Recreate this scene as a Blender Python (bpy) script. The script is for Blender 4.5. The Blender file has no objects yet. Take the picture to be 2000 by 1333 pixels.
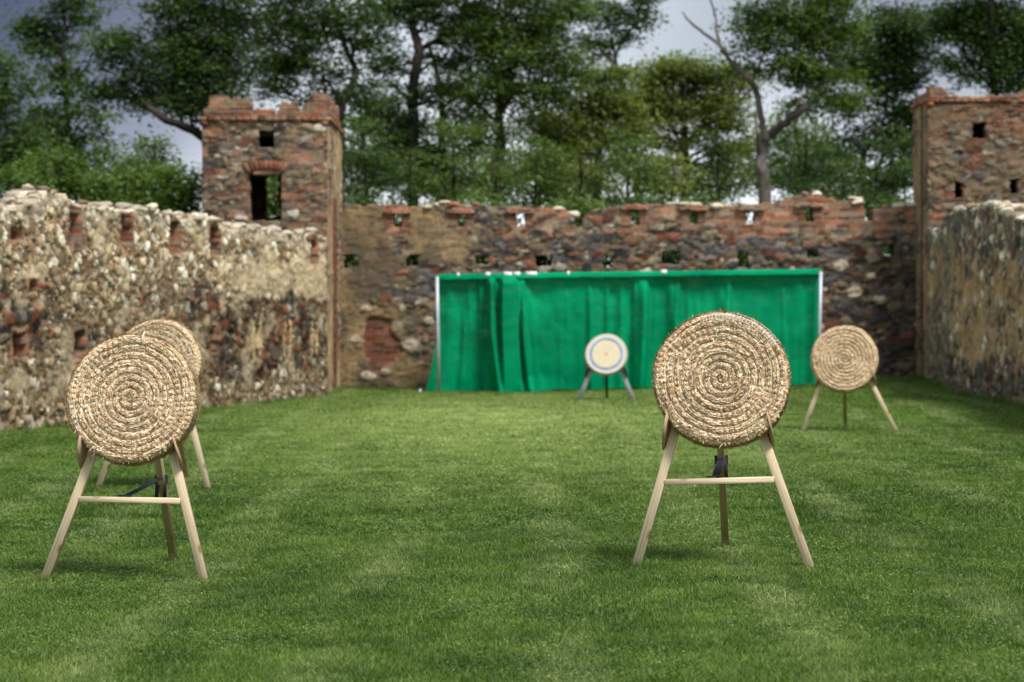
import bpy, math
import numpy as np
from mathutils import Vector

R = math.radians
F = 4722.0            # focal length in photo pixels
ZC = 1.55             # camera height
HY = 600.0            # horizon row in the photo
scene = bpy.context.scene
col = scene.collection

# ------------------------------------------------------------------ helpers
def P(px, py, d):
    return np.array([(px - 1000.0) / F * d, d, ZC + (HY - py) / F * d])

CTRL = np.array([
    (-2.4, 14.8, 1.69), (1.22, 14.1, 1.52), (-3.2, 21.6, 1.63), (4.06, 29.3, 1.508), (1.6, 40.5, 1.56),
    (-6.46, 30.5, 1.58), (-3.24, 45, 1.52), (-3.2, 42, 1.53), (7.4, 44.6, 1.27), (7.18, 34, 1.40),
    (-1.35, 44, 1.54), (5.6, 44, 1.44), (0, 0, 1.6), (0, 8, 1.62), (-3, 9, 1.68), (3, 9, 1.53), (-2.6, 15.9, 1.69), (1.3, 15.2, 1.52),
    (4, 20, 1.50), (0, 24, 1.57), (-12, 30, 1.6), (-14, 50, 1.5), (14, 45, 1.3), (0, 60, 1.5), (20, 20, 1.45),
    (-20, 10, 1.65), (0, -20, 1.6), (-40, 60, 1.5), (40, 60, 1.4), (0, 100, 1.5), (7, 24, 1.45)])
def ground(x, y):
    x = np.asarray(x, float); y = np.asarray(y, float)
    num = 0.0; den = 0.0
    for cx, cy, h in CTRL:
        w = 1.0 / ((x - cx) ** 2 + (y - cy) ** 2 + 0.6) ** 1.6
        num = num + w * h; den = den + w
    return ZC - num / den

def lin(c):
    c = np.asarray(c, float) / 255.0
    return np.where(c <= 0.04045, c / 12.92, ((c + 0.055) / 1.055) ** 2.4)

_T = np.random.default_rng(99).random((8, 256, 256))
def hsh(i, j, k=0):
    return _T[k % 8][np.asarray(i).astype(int) % 256, np.asarray(j).astype(int) % 256]
def vnoise(x, y, k=0):
    x = np.asarray(x, float); y = np.asarray(y, float)
    i = np.floor(x); j = np.floor(y); a = x - i; b = y - j
    a = a * a * (3 - 2 * a); b = b * b * (3 - 2 * b)
    return (hsh(i, j, k) * (1 - a) + hsh(i + 1, j, k) * a) * (1 - b) + (hsh(i, j + 1, k) * (1 - a) + hsh(i + 1, j + 1, k) * a) * b
def fbm(x, y, k=0, o=4):
    s = 0; a = 0.5; t = 0
    for n in range(o):
        s = s + a * vnoise(x * 2 ** n + 17.3 * n, y * 2 ** n + 5.1 * n, k + n); t += a; a *= 0.5
    return s / t
def worley(x, y, k=0):
    i = np.floor(x); j = np.floor(y)
    f1 = np.full(x.shape, 9.0); f2 = np.full(x.shape, 9.0); ci = np.zeros(x.shape); cj = np.zeros(x.shape)
    for di in (-1, 0, 1):
        for dj in (-1, 0, 1):
            qx = i + di + 0.1 + 0.8 * hsh(i + di, j + dj, k); qy = j + dj + 0.1 + 0.8 * hsh(i + di, j + dj, k + 1)
            d = np.sqrt((x - qx) ** 2 + (y - qy) ** 2)
            m = d < f1
            f2 = np.where(m, f1, np.minimum(f2, d))
            f1 = np.where(m, d, f1); ci = np.where(m, i + di, ci); cj = np.where(m, j + dj, cj)
    return f1, f2, ci, cj
def sstep(a, b, x):
    t = np.clip((x - a) / (b - a), 0, 1)
    return t * t * (3 - 2 * t)

def mesh_np(name, V, faces, mat, parent=None, colors=None, smooth=False):
    """faces: list of int arrays (M,k). One mesh object."""
    me = bpy.data.meshes.new(name)
    V = np.asarray(V, np.float32)
    me.vertices.add(len(V)); me.vertices.foreach_set('co', V.ravel())
    loops = np.concatenate([f.ravel() for f in faces]).astype(np.int32)
    tot = np.concatenate([np.full(len(f), f.shape[1]) for f in faces]).astype(np.int32)
    start = np.concatenate([[0], np.cumsum(tot)[:-1]]).astype(np.int32)
    me.loops.add(len(loops)); me.loops.foreach_set('vertex_index', loops)
    me.polygons.add(len(tot)); me.polygons.foreach_set('loop_start', start)
    try: me.polygons.foreach_set('loop_total', tot)
    except Exception: pass
    if smooth: me.polygons.foreach_set('use_smooth', np.ones(len(tot), bool))
    me.update(calc_edges=True)
    if colors is not None:
        at = me.color_attributes.new('Col', 'FLOAT_COLOR', 'POINT')
        c4 = np.ones((len(V), 4), np.float32); c4[:, :3] = colors
        at.data.foreach_set('color', c4.ravel())
    me.materials.append(mat)
    o = bpy.data.objects.new(name, me); col.objects.link(o)
    if parent is not None: o.parent = parent
    return o

def tag(o, label=None, cat=None, group=None, kind=None):
    if label: o['label'] = label
    if cat: o['category'] = cat
    if group: o['group'] = group
    if kind: o['kind'] = kind
    return o
def empty(name, loc=(0, 0, 0)):
    o = bpy.data.objects.new(name, None); col.objects.link(o); o.location = loc
    o.empty_display_size = 0.2
    return o
def rebase(root, loc):
    """Move an empty to loc keeping its (so far world-space) child meshes in place."""
    root.location = loc
    for ch in root.children:
        ch.location = Vector(ch.location) - Vector(loc)

class MB:
    def __init__(s): s.V = []; s.Q = []; s.T = []; s.C = []; s.n = 0
    def add(s, V, Q=None, T=None, C=None):
        V = np.asarray(V, float)
        if Q is not None and len(Q): s.Q.append(np.asarray(Q) + s.n)
        if T is not None and len(T): s.T.append(np.asarray(T) + s.n)
        s.V.append(V); s.n += len(V)
        if C is not None: s.C.append(np.broadcast_to(np.asarray(C, float), (len(V), 3)))
    def build(s, name, mat, parent=None, smooth=False):
        fs = []
        if s.Q: fs.append(np.concatenate(s.Q))
        if s.T: fs.append(np.concatenate(s.T))
        return mesh_np(name, np.concatenate(s.V), fs, mat, parent, np.concatenate(s.C) if s.C else None, smooth)

def tube(mb, pts, rad, k=6, C=None, cap=True):
    pts = np.asarray(pts, float); n = len(pts)
    rad = np.broadcast_to(np.asarray(rad, float), (n,))
    T = np.gradient(pts, axis=0); T /= np.linalg.norm(T, axis=1, keepdims=True) + 1e-9
    ref = np.array([0, 0, 1.0]) if abs(T[0][2]) < 0.85 else np.array([0, 1.0, 0])
    A = np.cross(T, ref); A /= np.linalg.norm(A, axis=1, keepdims=True) + 1e-9
    B = np.cross(T, A)
    th = np.arange(k) / k * 2 * np.pi
    V = pts[:, None, :] + rad[:, None, None] * (np.cos(th)[None, :, None] * A[:, None, :] + np.sin(th)[None, :, None] * B[:, None, :])
    V = V.reshape(-1, 3)
    i = np.arange(n - 1)[:, None] * k; j = np.arange(k)[None, :]; j2 = (j + 1) % k
    Q = np.stack([i + j, i + j2, i + k + j2, i + k + j], -1).reshape(-1, 4)
    Tt = []
    if cap:
        V = np.concatenate([V, pts[:1], pts[-1:]])
        m = n * k
        for q in range(k):
            Tt.append((m, (q + 1) % k, q)); Tt.append((m + 1, (n - 1) * k + q, (n - 1) * k + (q + 1) % k))
    mb.add(V, Q, Tt, C)

def smooth_path(pts, rad, m=5):
    pts = np.asarray(pts, float); rad = np.asarray(rad, float); n = len(pts)
    if n < 3:
        t = np.linspace(0, 1, m + 1)[:, None]
        return pts[0] * (1 - t) + pts[-1] * t, rad[0] * (1 - t[:, 0]) + rad[-1] * t[:, 0]
    o = []; r = []
    for i in range(n - 1):
        p0 = pts[max(i - 1, 0)]; p1 = pts[i]; p2 = pts[i + 1]; p3 = pts[min(i + 2, n - 1)]
        for t in np.arange(m) / m:
            o.append(0.5 * ((2 * p1) + (-p0 + p2) * t + (2 * p0 - 5 * p1 + 4 * p2 - p3) * t * t + (-p0 + 3 * p1 - 3 * p2 + p3) * t ** 3))
            r.append(rad[i] * (1 - t) + rad[i + 1] * t)
    o.append(pts[-1]); r.append(rad[-1])
    return np.array(o), np.array(r)

def beam(mb, a, b, w, t, side, bev=0.0025):
    """bar from a to b; w across 'side', t across the third axis, chamfered edges"""
    a = np.asarray(a, float); b = np.asarray(b, float)
    d = (b - a) / np.linalg.norm(b - a)
    s = np.asarray(side, float); s = s - d * s.dot(d); s /= np.linalg.norm(s)
    u = np.cross(d, s)
    hw, ht, c = w / 2, t / 2, bev
    prof = [(-hw + c, -ht), (hw - c, -ht), (hw, -ht + c), (hw, ht - c), (hw - c, ht), (-hw + c, ht), (-hw, ht - c), (-hw, -ht + c)]
    V = []
    for p in (a, b):
        for x, y in prof: V.append(p + s * x + u * y)
    V.append(a); V.append(b)
    Q = [(i, (i + 1) % 8, 8 + (i + 1) % 8, 8 + i) for i in range(8)]
    T = [(16, (i + 1) % 8, i) for i in range(8)] + [(17, 8 + i, 8 + (i + 1) % 8) for i in range(8)]
    mb.add(V, Q, T)

def prism(mb, poly, off):
    """flat polygon (n,3) extruded by vector off"""
    poly = np.asarray(poly, float); n = len(poly); off = np.asarray(off, float)
    V = np.concatenate([poly, poly + off, [poly.mean(0)], [poly.mean(0) + off]])
    Q = [(i, (i + 1) % n, n + (i + 1) % n, n + i) for i in range(n)]
    T = [(2 * n, (i + 1) % n, i) for i in range(n)] + [(2 * n + 1, n + i, n + (i + 1) % n) for i in range(n)]
    mb.add(V, Q, T)

# ------------------------------------------------------------------ materials
def mat_new(name):
    m = bpy.data.materials.new(name); m.use_nodes = True
    nt = m.node_tree; nt.nodes.clear()
    out = nt.nodes.new('ShaderNodeOutputMaterial')
    return m, nt, out
def N(nt, t, **kw):
    n = nt.nodes.new('ShaderNode' + t)
    for k, v in kw.items():
        if hasattr(n, k) and k not in ('Scale',): 
            try: setattr(n, k, v); continue
            except Exception: pass
        n.inputs[k].default_value = v
    return n
def ramp(nt, fac, stops):
    r = nt.nodes.new('ShaderNodeValToRGB'); nt.links.new(fac, r.inputs[0])
    while len(r.color_ramp.elements) < len(stops): r.color_ramp.elements.new(0.5)
    for e, (p, c) in zip(r.color_ramp.elements, stops):
        e.position = p; e.color = (*[float(v) for v in c], 1)
    return r.outputs[0]
def mixc(nt, fac, a, b, mode='MIX'):
    m = nt.nodes.new('ShaderNodeMix'); m.data_type = 'RGBA'; m.blend_type = mode
    for s, v in ((0, fac), (6, a), (7, b)):
        if hasattr(v, 'is_linked'): nt.links.new(v, m.inputs[s])
        elif s == 0: m.inputs[0].default_value = v
        else: m.inputs[s].default_value = (*[float(q) for q in v], 1)
    return m.outputs[2]
def noise(nt, scale, detail=4, vec=None, rough=0.55):
    n = nt.nodes.new('ShaderNodeTexNoise'); n.inputs['Scale'].default_value = scale
    n.inputs['Detail'].default_value = detail; n.inputs['Roughness'].default_value = rough
    if vec is not None: nt.links.new(vec, n.inputs['Vector'])
    return n.outputs[0]
def bsdf(nt, out, color, rough=0.9, spec=0.2, bump=None, bs=0.5, bd=0.01, metal=0.0):
    b = nt.nodes.new('ShaderNodeBsdfPrincipled')
    if hasattr(color, 'is_linked'): nt.links.new(color, b.inputs['Base Color'])
    else: b.inputs['Base Color'].default_value = (*[float(q) for q in color], 1)
    b.inputs['Roughness'].default_value = rough; b.inputs['Specular IOR Level'].default_value = spec
    b.inputs['Metallic'].default_value = metal
    if bump is not None:
        bn = nt.nodes.new('ShaderNodeBump'); bn.inputs['Strength'].default_value = bs; bn.inputs['Distance'].default_value = bd
        nt.links.new(bump, bn.inputs['Height']); nt.links.new(bn.outputs[0], b.inputs['Normal'])
    nt.links.new(b.outputs[0], out.inputs[0])
    return b

def m_masonry():
    m, nt, out = mat_new('masonry')
    at = N(nt, 'Attribute', attribute_name='Col')
    g = N(nt, 'NewGeometry')
    n1 = noise(nt, 22, 5, g.outputs['Position'], 0.7)
    v = ramp(nt, n1, [(0.25, (0.62,) * 3), (0.5, (1.0,) * 3), (0.78, (1.35,) * 3)])
    c = mixc(nt, 1.0, at.outputs[0], v, 'MULTIPLY')
    bsdf(nt, out, c, 0.95, 0.1, n1, 0.6, 0.03)
    return m
def m_vcol(name, rough=0.8, spec=0.2, nscale=60):
    m, nt, out = mat_new(name)
    at = N(nt, 'Attribute', attribute_name='Col')
    g = N(nt, 'NewGeometry')
    n1 = noise(nt, nscale, 4, g.outputs['Position'], 0.6)
    v = ramp(nt, n1, [(0.3, (0.75,) * 3), (0.7, (1.2,) * 3)])
    bsdf(nt, out, mixc(nt, 1.0, at.outputs[0], v, 'MULTIPLY'), rough, spec, n1, 0.5, 0.004)
    return m
def m_leaf(name, a, b, c, trans=0.35):
    m, nt, out = mat_new(name)
    g = N(nt, 'NewGeometry')
    rnd = g.outputs['Random Per Island']
    cr = ramp(nt, rnd, [(0.0, a), (0.55, b), (1.0, c)])
    n1 = noise(nt, 0.7, 3, g.outputs['Position'])
    v = ramp(nt, n1, [(0.3, (0.7, 0.75, 0.7)), (0.7, (1.25, 1.2, 1.1))])
    cc = mixc(nt, 1.0, cr, v, 'MULTIPLY')
    d = N(nt, 'BsdfPrincipled'); nt.links.new(cc, d.inputs['Base Color']); d.inputs['Roughness'].default_value = 0.55
    d.inputs['Specular IOR Level'].default_value = 0.25
    t = N(nt, 'BsdfTranslucent'); nt.links.new(mixc(nt, 1.0, cc, (1.3, 1.5, 0.6), 'MULTIPLY'), t.inputs[0])
    mx = N(nt, 'MixShader'); mx.inputs[0].default_value = trans
    nt.links.new(d.outputs[0], mx.inputs[1]); nt.links.new(t.outputs[0], mx.inputs[2]); nt.links.new(mx.outputs[0], out.inputs[0])
    return m
def m_bark(name, c1, c2):
    m, nt, out = mat_new(name)
    g = N(nt, 'NewGeometry'); mp = N(nt, 'Mapping'); mp.inputs['Scale'].default_value = (9, 9, 1.6)
    nt.links.new(g.outputs['Position'], mp.inputs[0])
    n1 = noise(nt, 1.6, 5, mp.outputs[0], 0.65)
    bsdf(nt, out, ramp(nt, n1, [(0.3, c1), (0.7, c2)]), 0.95, 0.1, n1, 0.8, 0.05)
    return m
def lawn_color(nt, vec):
    """shared lawn colour by place: pale worn streaks, mid green, darker clover"""
    mp = N(nt, 'Mapping'); mp.inputs['Scale'].default_value = (0.75, 0.22, 1); mp.inputs['Rotation'].default_value = (0, 0, R(-9))
    nt.links.new(vec, mp.inputs[0])
    n1 = noise(nt, 1.0, 5, mp.outputs[0], 0.6)
    n2 = noise(nt, 2.2, 5, vec, 0.65)
    n3 = noise(nt, 7.0, 4, vec, 0.6)
    base = ramp(nt, n1, [(0.30, (0.056, 0.106, 0.019)), (0.5, (0.084, 0.148, 0.027)), (0.70, (0.118, 0.184, 0.044))])
    # pale strips left by the mower, running down the court
    sp = N(nt, 'SeparateXYZ'); nt.links.new(vec, sp.inputs[0])
    wv = N(nt, 'Math', operation='MULTIPLY_ADD'); wv.inputs[1].default_value = .5; nt.links.new(noise(nt, .35, 3, vec), wv.inputs[0]); nt.links.new(sp.outputs[0], wv.inputs[2])
    sn = N(nt, 'Math', operation='MULTIPLY_ADD'); sn.inputs[1].default_value = 5.7; sn.inputs[2].default_value = 4.9; nt.links.new(wv.outputs[0], sn.inputs[0])
    si = N(nt, 'Math', operation='SINE'); nt.links.new(sn.outputs[0], si.inputs[0])
    st = ramp(nt, si.outputs[0], [(.25, (0,) * 3), (.95, (1,) * 3)])
    am = ramp(nt, noise(nt, .45, 4, vec), [(.38, (0,) * 3), (.62, (.75,) * 3)])
    base = mixc(nt, mixc(nt, 1.0, st, am, 'MULTIPLY'), base, (0.175, 0.235, 0.090))
    # middle of the range painted brighter, vignette contrast put into the turf colour
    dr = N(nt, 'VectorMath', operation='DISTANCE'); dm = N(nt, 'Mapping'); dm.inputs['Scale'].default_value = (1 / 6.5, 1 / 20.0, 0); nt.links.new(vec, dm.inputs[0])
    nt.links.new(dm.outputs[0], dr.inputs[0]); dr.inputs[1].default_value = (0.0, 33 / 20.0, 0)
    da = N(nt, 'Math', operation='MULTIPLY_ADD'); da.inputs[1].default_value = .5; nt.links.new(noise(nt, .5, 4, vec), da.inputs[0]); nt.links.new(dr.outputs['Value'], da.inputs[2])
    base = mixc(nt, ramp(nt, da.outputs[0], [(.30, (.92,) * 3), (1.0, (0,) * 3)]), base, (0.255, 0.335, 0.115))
    pat = ramp(nt, n2, [(0.36, (0.60, 0.68, 0.56)), (0.5, (1, 1, 1)), (0.66, (1.3, 1.2, 1.25))])
    fin = ramp(nt, n3, [(0.3, (0.78, 0.82, 0.8)), (0.7, (1.2, 1.16, 1.15))])
    return mixc(nt, 1.0, mixc(nt, 1.0, base, pat, 'MULTIPLY'), fin, 'MULTIPLY')
def m_ground():
    m, nt, out = mat_new('lawn_soil')
    g = N(nt, 'NewGeometry')
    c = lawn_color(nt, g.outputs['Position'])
    n = noise(nt, 45, 4, g.outputs['Position'], 0.7)
    v = ramp(nt, n, [(0.3, (0.55, 0.6, 0.5)), (0.7, (1.15, 1.1, 1.0))])
    bsdf(nt, out, mixc(nt, 1.0, c, v, 'MULTIPLY'), 0.95, 0.05, n, 0.8, 0.03)
    return m
def m_grass():
    m, nt, out = mat_new('grass_blade')
    g = N(nt, 'NewGeometry')
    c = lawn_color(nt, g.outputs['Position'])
    v = ramp(nt, g.outputs['Random Per Island'], [(0.0, (0.72, 0.80, 0.7)), (0.5, (1.1, 1.08, 1.0)), (0.95, (1.45, 1.3, 1.25)), (1.0, (2.2, 1.7, 1.9))])
    cc = mixc(nt, 1.0, c, v, 'MULTIPLY')
    d = N(nt, 'BsdfPrincipled'); nt.links.new(cc, d.inputs['Base Color']); d.inputs['Roughness'].default_value = 0.5
    d.inputs['Specular IOR Level'].default_value = 0.3
    t = N(nt, 'BsdfTranslucent'); nt.links.new(mixc(nt, 1.0, cc, (1.2, 1.3, 0.6), 'MULTIPLY'), t.inputs[0])
    mx = N(nt, 'MixShader'); mx.inputs[0].default_value = 0.3
    nt.links.new(d.outputs[0], mx.inputs[1]); nt.links.new(t.outputs[0], mx.inputs[2]); nt.links.new(mx.outputs[0], out.inputs[0])
    return m
def m_wood(name, c1, c2, ck):
    m, nt, out = mat_new(name)
    tc = N(nt, 'TexCoord'); mp = N(nt, 'Mapping'); mp.inputs['Scale'].default_value = (38, 38, 2.2)
    nt.links.new(tc.outputs['Object'], mp.inputs[0])
    n1 = noise(nt, 1.0, 4, mp.outputs[0], 0.6)
    c = ramp(nt, n1, [(0.3, c1), (0.7, c2)])
    mp2 = N(nt, 'Mapping'); mp2.inputs['Scale'].default_value = (7, 7, 3.2); nt.links.new(tc.outputs['Object'], mp2.inputs[0])
    vo = N(nt, 'TexVoronoi'); vo.inputs['Scale'].default_value = 1.5; nt.links.new(mp2.outputs[0], vo.inputs['Vector'])
    k = ramp(nt, vo.outputs['Distance'], [(0.08, (1, 1, 1)), (0.19, (0, 0, 0))])
    mp3 = N(nt, 'Mapping'); mp3.inputs['Scale'].default_value = (160, 160, 5); nt.links.new(tc.outputs['Object'], mp3.inputs[0])
    n3 = noise(nt, 1.0, 3, mp3.outputs[0], 0.6)
    c = mixc(nt, 1.0, c, ramp(nt, n3, [(.35, (.82, .79, .74)), (.6, (1.05, 1.05, 1.05))]), 'MULTIPLY')
    c = mixc(nt, k, c, ck)
    sz = N(nt, 'SeparateXYZ'); nt.links.new(tc.outputs['Object'], sz.inputs[0])
    bsdf(nt, out, c, 0.6, 0.25, n3, 0.12, 0.001)
    return m
def m_plain(name, c, rough=0.6, spec=0.3, nsc=20, var=0.2, metal=0.0):
    m, nt, out = mat_new(name)
    tc = N(nt, 'TexCoord')
    n1 = noise(nt, nsc, 4, tc.outputs['Object'])
    v = ramp(nt, n1, [(0.3, (1 - var,) * 3), (0.7, (1 + var,) * 3)])
    bsdf(nt, out, mixc(nt, 1.0, c, v, 'MULTIPLY'), rough, spec, n1, 0.2, 0.002, metal)
    return m
def m_curtain():
    m, nt, out = mat_new('green_net')
    g = N(nt, 'NewGeometry')
    n1 = noise(nt, 1.3, 4, g.outputs['Position'], 0.6)
    n2 = noise(nt, 6.0, 3, g.outputs['Position'], 0.6)
    c = ramp(nt, n1, [(0.3, (0.0, 0.225, 0.10)), (0.7, (0.001, 0.41, 0.18))])
    c = mixc(nt, ramp(nt, n2, [(0.66, (0, 0, 0)), (0.8, (0.35, 0.35, 0.35))]), c, (0.04, 0.52, 0.27))
    d = N(nt, 'BsdfPrincipled'); nt.links.new(c, d.inputs['Base Color']); d.inputs['Roughness'].default_value = 0.7
    d.inputs['Specular IOR Level'].default_value = 0.03
    t = N(nt, 'BsdfTranslucent'); nt.links.new(c, t.inputs[0])
    mx = N(nt, 'MixShader'); mx.inputs[0].default_value = 0.3
    nt.links.new(d.outputs[0], mx.inputs[1]); nt.links.new(t.outputs[0], mx.inputs[2])
    tr = N(nt, 'BsdfTransparent'); tr.inputs[0].default_value = (.55, .9, .7, 1); mx2 = N(nt, 'MixShader'); mx2.inputs[0].default_value = .06      # open weave
    nt.links.new(mx.outputs[0], mx2.inputs[1]); nt.links.new(tr.outputs[0], mx2.inputs[2]); nt.links.new(mx2.outputs[0], out.inputs[0])
    return m

M = dict(
    masonry=m_masonry(), straw=m_vcol('straw', 0.9, 0.08, 80), ground=m_ground(), grass=m_grass(),
    wood=m_wood('pine_batten', (0.64, 0.49, 0.32), (0.82, 0.68, 0.49), (0.42, 0.25, 0.12)),
    rearwood=m_wood('shaded_brown_batten', (0.40, 0.28, 0.155), (0.52, 0.38, 0.23), (0.25, 0.15, 0.08)),  # rear legs' shade put into the colour, over a slightly browner wood
    ply=m_wood('plywood', (0.40, 0.27, 0.17), (0.48, 0.34, 0.22), (0.36, 0.23, 0.14)),
    webbing=m_plain('black_webbing', (0.012, 0.013, 0.02), 0.7, 0.2),
    twine=m_plain('pale_twine', (0.84, 0.80, 0.72), 0.8, 0.1, 90),
    greypaint=m_plain('grey_paint', (0.36, 0.385, 0.44), 0.6, 0.3),
    darkpaint=m_plain('dark_leg', (0.05, 0.045, 0.04), 0.6, 0.3),
    steel=m_plain('galvanised_steel', (0.42, 0.45, 0.52), 0.45, 0.5, 20, 0.15, 0.3),
    whitetape=m_plain('white_tape', (0.75, 0.77, 0.78), 0.6),
    curtain=m_curtain(), rope=m_plain('cord', (0.10, 0.10, 0.10), 0.8),
    leaf_dark=m_leaf('leaf_dark', (0.036, 0.066, 0.024), (0.058, 0.100, 0.036), (0.095, 0.145, 0.05)),
    leaf_mid=m_leaf('leaf_mid', (0.056, 0.096, 0.028), (0.092, 0.145, 0.042), (0.145, 0.205, 0.06)),
    leaf_olive=m_leaf('leaf_olive', (0.098, 0.128, 0.036), (0.155, 0.190, 0.056), (0.23, 0.260, 0.085)),
    leaf_bright=m_leaf('leaf_bright', (0.044, 0.082, 0.019), (0.080, 0.135, 0.030), (0.15, 0.225, 0.048), 0.4),
    bark=m_bark('bark_dark', (0.022, 0.019, 0.016), (0.07, 0.060, 0.05)),
    bark_grey=m_bark('bark_grey', (0.085, 0.072, 0.064), (0.20, 0.170, 0.150)),
)

# ------------------------------------------------------------------ ground and grass
def build_ground():
    def axis(lo, hi, fine, a, b, grow):
        xs = list(np.arange(a, b + 1e-6, fine)); st = fine; x = xs[-1]
        while x < hi: st *= grow; x += st; xs.append(x)
        st = fine; x = xs[0]
        while x > lo: st *= grow; x -= st; xs.insert(0, x)
        return np.array(xs)
    xs = axis(-600, 600, 0.25, -9, 11, 1.3); ys = axis(-300, 900, 0.25, 7, 47, 1.3)
    X, Y = np.meshgrid(xs, ys)
    Z = ground(X, Y) + 0.02 * (fbm(X * 0.6, Y * 0.6, 2) - 0.5) * (np.abs(Y - 25) < 25)
    nx = len(xs); i = np.arange(len(ys) - 1)[:, None] * nx; j = np.arange(nx - 1)[None, :]
    Q = np.stack([i + j, i + j + 1, i + nx + j + 1, i + nx + j], -1).reshape(-1, 4)
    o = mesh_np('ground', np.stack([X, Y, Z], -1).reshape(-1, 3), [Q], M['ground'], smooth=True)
    tag(o, kind='structure')
def gz(x, y):
    return ground(x, y) + 0.02 * (fbm(np.asarray(x) * 0.6, np.asarray(y) * 0.6, 2) - 0.5)

FEET = [(P(px, 0, d)[0], d) for px, d in ((1246, 14.05), (1575, 14.1), (1417, 15.35), (90, 14.85), (398, 14.8), (335, 16.1), (192, 21.6), (407, 21.6), (366, 22.9))]
def build_grass():
    rg = np.random.default_rng(5)
    Vs = []; Qs = []; Ts = []; n0 = 0
    for (y0, y1, dens, hgt, wid) in ((9.0, 12, 6500, 0.027, 0.0045), (12, 17, 6000, 0.026, 0.005), (17, 23, 3000, 0.026, 0.008), (23, 31, 1300, 0.026, 0.012), (31, 46, 420, 0.028, 0.02)):
        hw = 0.2118 * y1 + 2.2
        n = int((y1 - y0) * 2 * hw * dens)
        y = rg.uniform(y0, y1, n); x = rg.uniform(-hw, hw, n)
        keep = np.abs(x) < 0.2118 * y + 2.2
        # inside the court only
        xl = -3.2 - (42 - y) * 3.26 / 11.5; xr = 7.5 - (43.4 - y) * 0.034
        keep &= (x > xl + 0.02) & (x < xr - 0.02)
        # patchy density
        keep &= rg.random(n) < 0.55 + 0.6 * fbm(x * 1.1, y * 0.8, 3)
        x = x[keep]; y = y[keep]; n = len(x)
        z = gz(x, y)
        tall = fbm(x * 2.2, y * 2.2, 1)
        h = hgt * rg.uniform(0.5, 1.25, n) * (0.45 + 1.1 * tall) * np.where(rg.random(n) < 0.006, 1.9, 1)
        a = rg.uniform(0, 2 * np.pi, n); lean = rg.uniform(0.2, 1.6, n) * h
        la = rg.uniform(0, 2 * np.pi, n)
        w = wid * rg.uniform(0.6, 1.3, n) / 2
        dx, dy = np.cos(a) * w, np.sin(a) * w
        lx, ly = np.cos(la) * lean, np.sin(la) * lean
        b0 = np.stack([x - dx, y - dy, z - 0.006], -1); b1 = np.stack([x + dx, y + dy, z - 0.006], -1)
        if y1 <= 23:
            m0 = np.stack([x - dx * .8 + lx * .35, y - dy * .8 + ly * .35, z + h * .62], -1)
            m1 = np.stack([x + dx * .8 + lx * .35, y + dy * .8 + ly * .35, z + h * .62], -1)
            tp = np.stack([x + lx, y + ly, z + h], -1)
            V = np.stack([b0, b1, m1, m0, tp], 1).reshape(-1, 3)
            k = n0 + np.arange(n)[:, None] * 5
            Qs.append(k + np.array([[0, 1, 2, 3]])); Ts.append(k + np.array([[3, 2, 4]])); n0 += 5 * n
        else:
            tp = np.stack([x + lx, y + ly, z + h], -1)
            V = np.stack([b0, b1, tp], 1).reshape(-1, 3)
            k = n0 + np.arange(n)[:, None] * 3
            Ts.append(k + np.array([[0, 1, 2]])); n0 += 3 * n
        Vs.append(V)
    # uncut tufts along the wall feet and round the stand feet
    lines = [((-3.25, 42), (-6.9, 29), 2600, .09), ((-3.15, 42), (-3.15, 45), 500, .08), ((-3.1, 44.9), (7.4, 44.5), 2600, .08), ((7.42, 44), (7.1, 32), 2200, .09)]
    X = []; Y = []; Hh = []; Wd = []
    for (a0, a1, m, hh) in lines:
        q = rg.random(m); X.append(a0[0] + (a1[0] - a0[0]) * q + rg.normal(0, .05, m)); Y.append(a0[1] + (a1[1] - a0[1]) * q + rg.normal(0, .05, m))
        Hh.append(hh * rg.uniform(.3, 1.3, m) * (.3 + 1.4 * fbm(q * 40, q * 0, 2))); Wd.append(np.full(m, .012))
    for (fx, fy) in FEET:
        m = 130; X.append(fx + rg.normal(0, .035, m)); Y.append(fy + rg.normal(0, .035, m)); Hh.append(rg.uniform(.02, .065, m)); Wd.append(np.full(m, .005))
    x = np.concatenate(X); y = np.concatenate(Y); h = np.concatenate(Hh); w = np.concatenate(Wd); n = len(x); z = gz(x, y)
    a = rg.uniform(0, 2 * np.pi, n); la = rg.uniform(0, 2 * np.pi, n); ln2 = rg.uniform(.1, .7, n) * h
    dx, dy = np.cos(a) * w / 2, np.sin(a) * w / 2
    Vs.append(np.stack([np.stack([x - dx, y - dy, z - .006], -1), np.stack([x + dx, y + dy, z - .006], -1), np.stack([x + np.cos(la) * ln2, y + np.sin(la) * ln2, z + h], -1)], 1).reshape(-1, 3))
    Ts.append(n0 + np.arange(n)[:, None] * 3 + np.array([[0, 1, 2]])); n0 += 3 * n
    # clover and other small broad leaves in patches
    n = 260000; y = 9 + 22 * rg.random(n) ** 1.2; x = rg.uniform(-1, 1, n) * (0.2118 * y + .7)
    pt = fbm(x * 1.6 + 4, y * 1.2, 6); keep = (pt + rg.normal(0, .05, n) > .55) & (x > -3.2 - (42 - y) * 3.26 / 11.5)
    x = x[keep]; y = y[keep]; n = len(x); sz = rg.uniform(.004, .009, n) * np.clip(y / 14, 1, 1.8); z = gz(x, y) + rg.uniform(.006, .03, n)
    a = rg.uniform(0, 2 * np.pi, n); tl = rg.normal(0, .35, (n, 2))
    pts = []
    for k_ in range(4):
        dx = np.cos(a + k_ * np.pi / 2) * sz; dy = np.sin(a + k_ * np.pi / 2) * sz
        pts.append(np.stack([x + dx, y + dy, z + dx * tl[:, 0] + dy * tl[:, 1]], -1))
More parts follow.
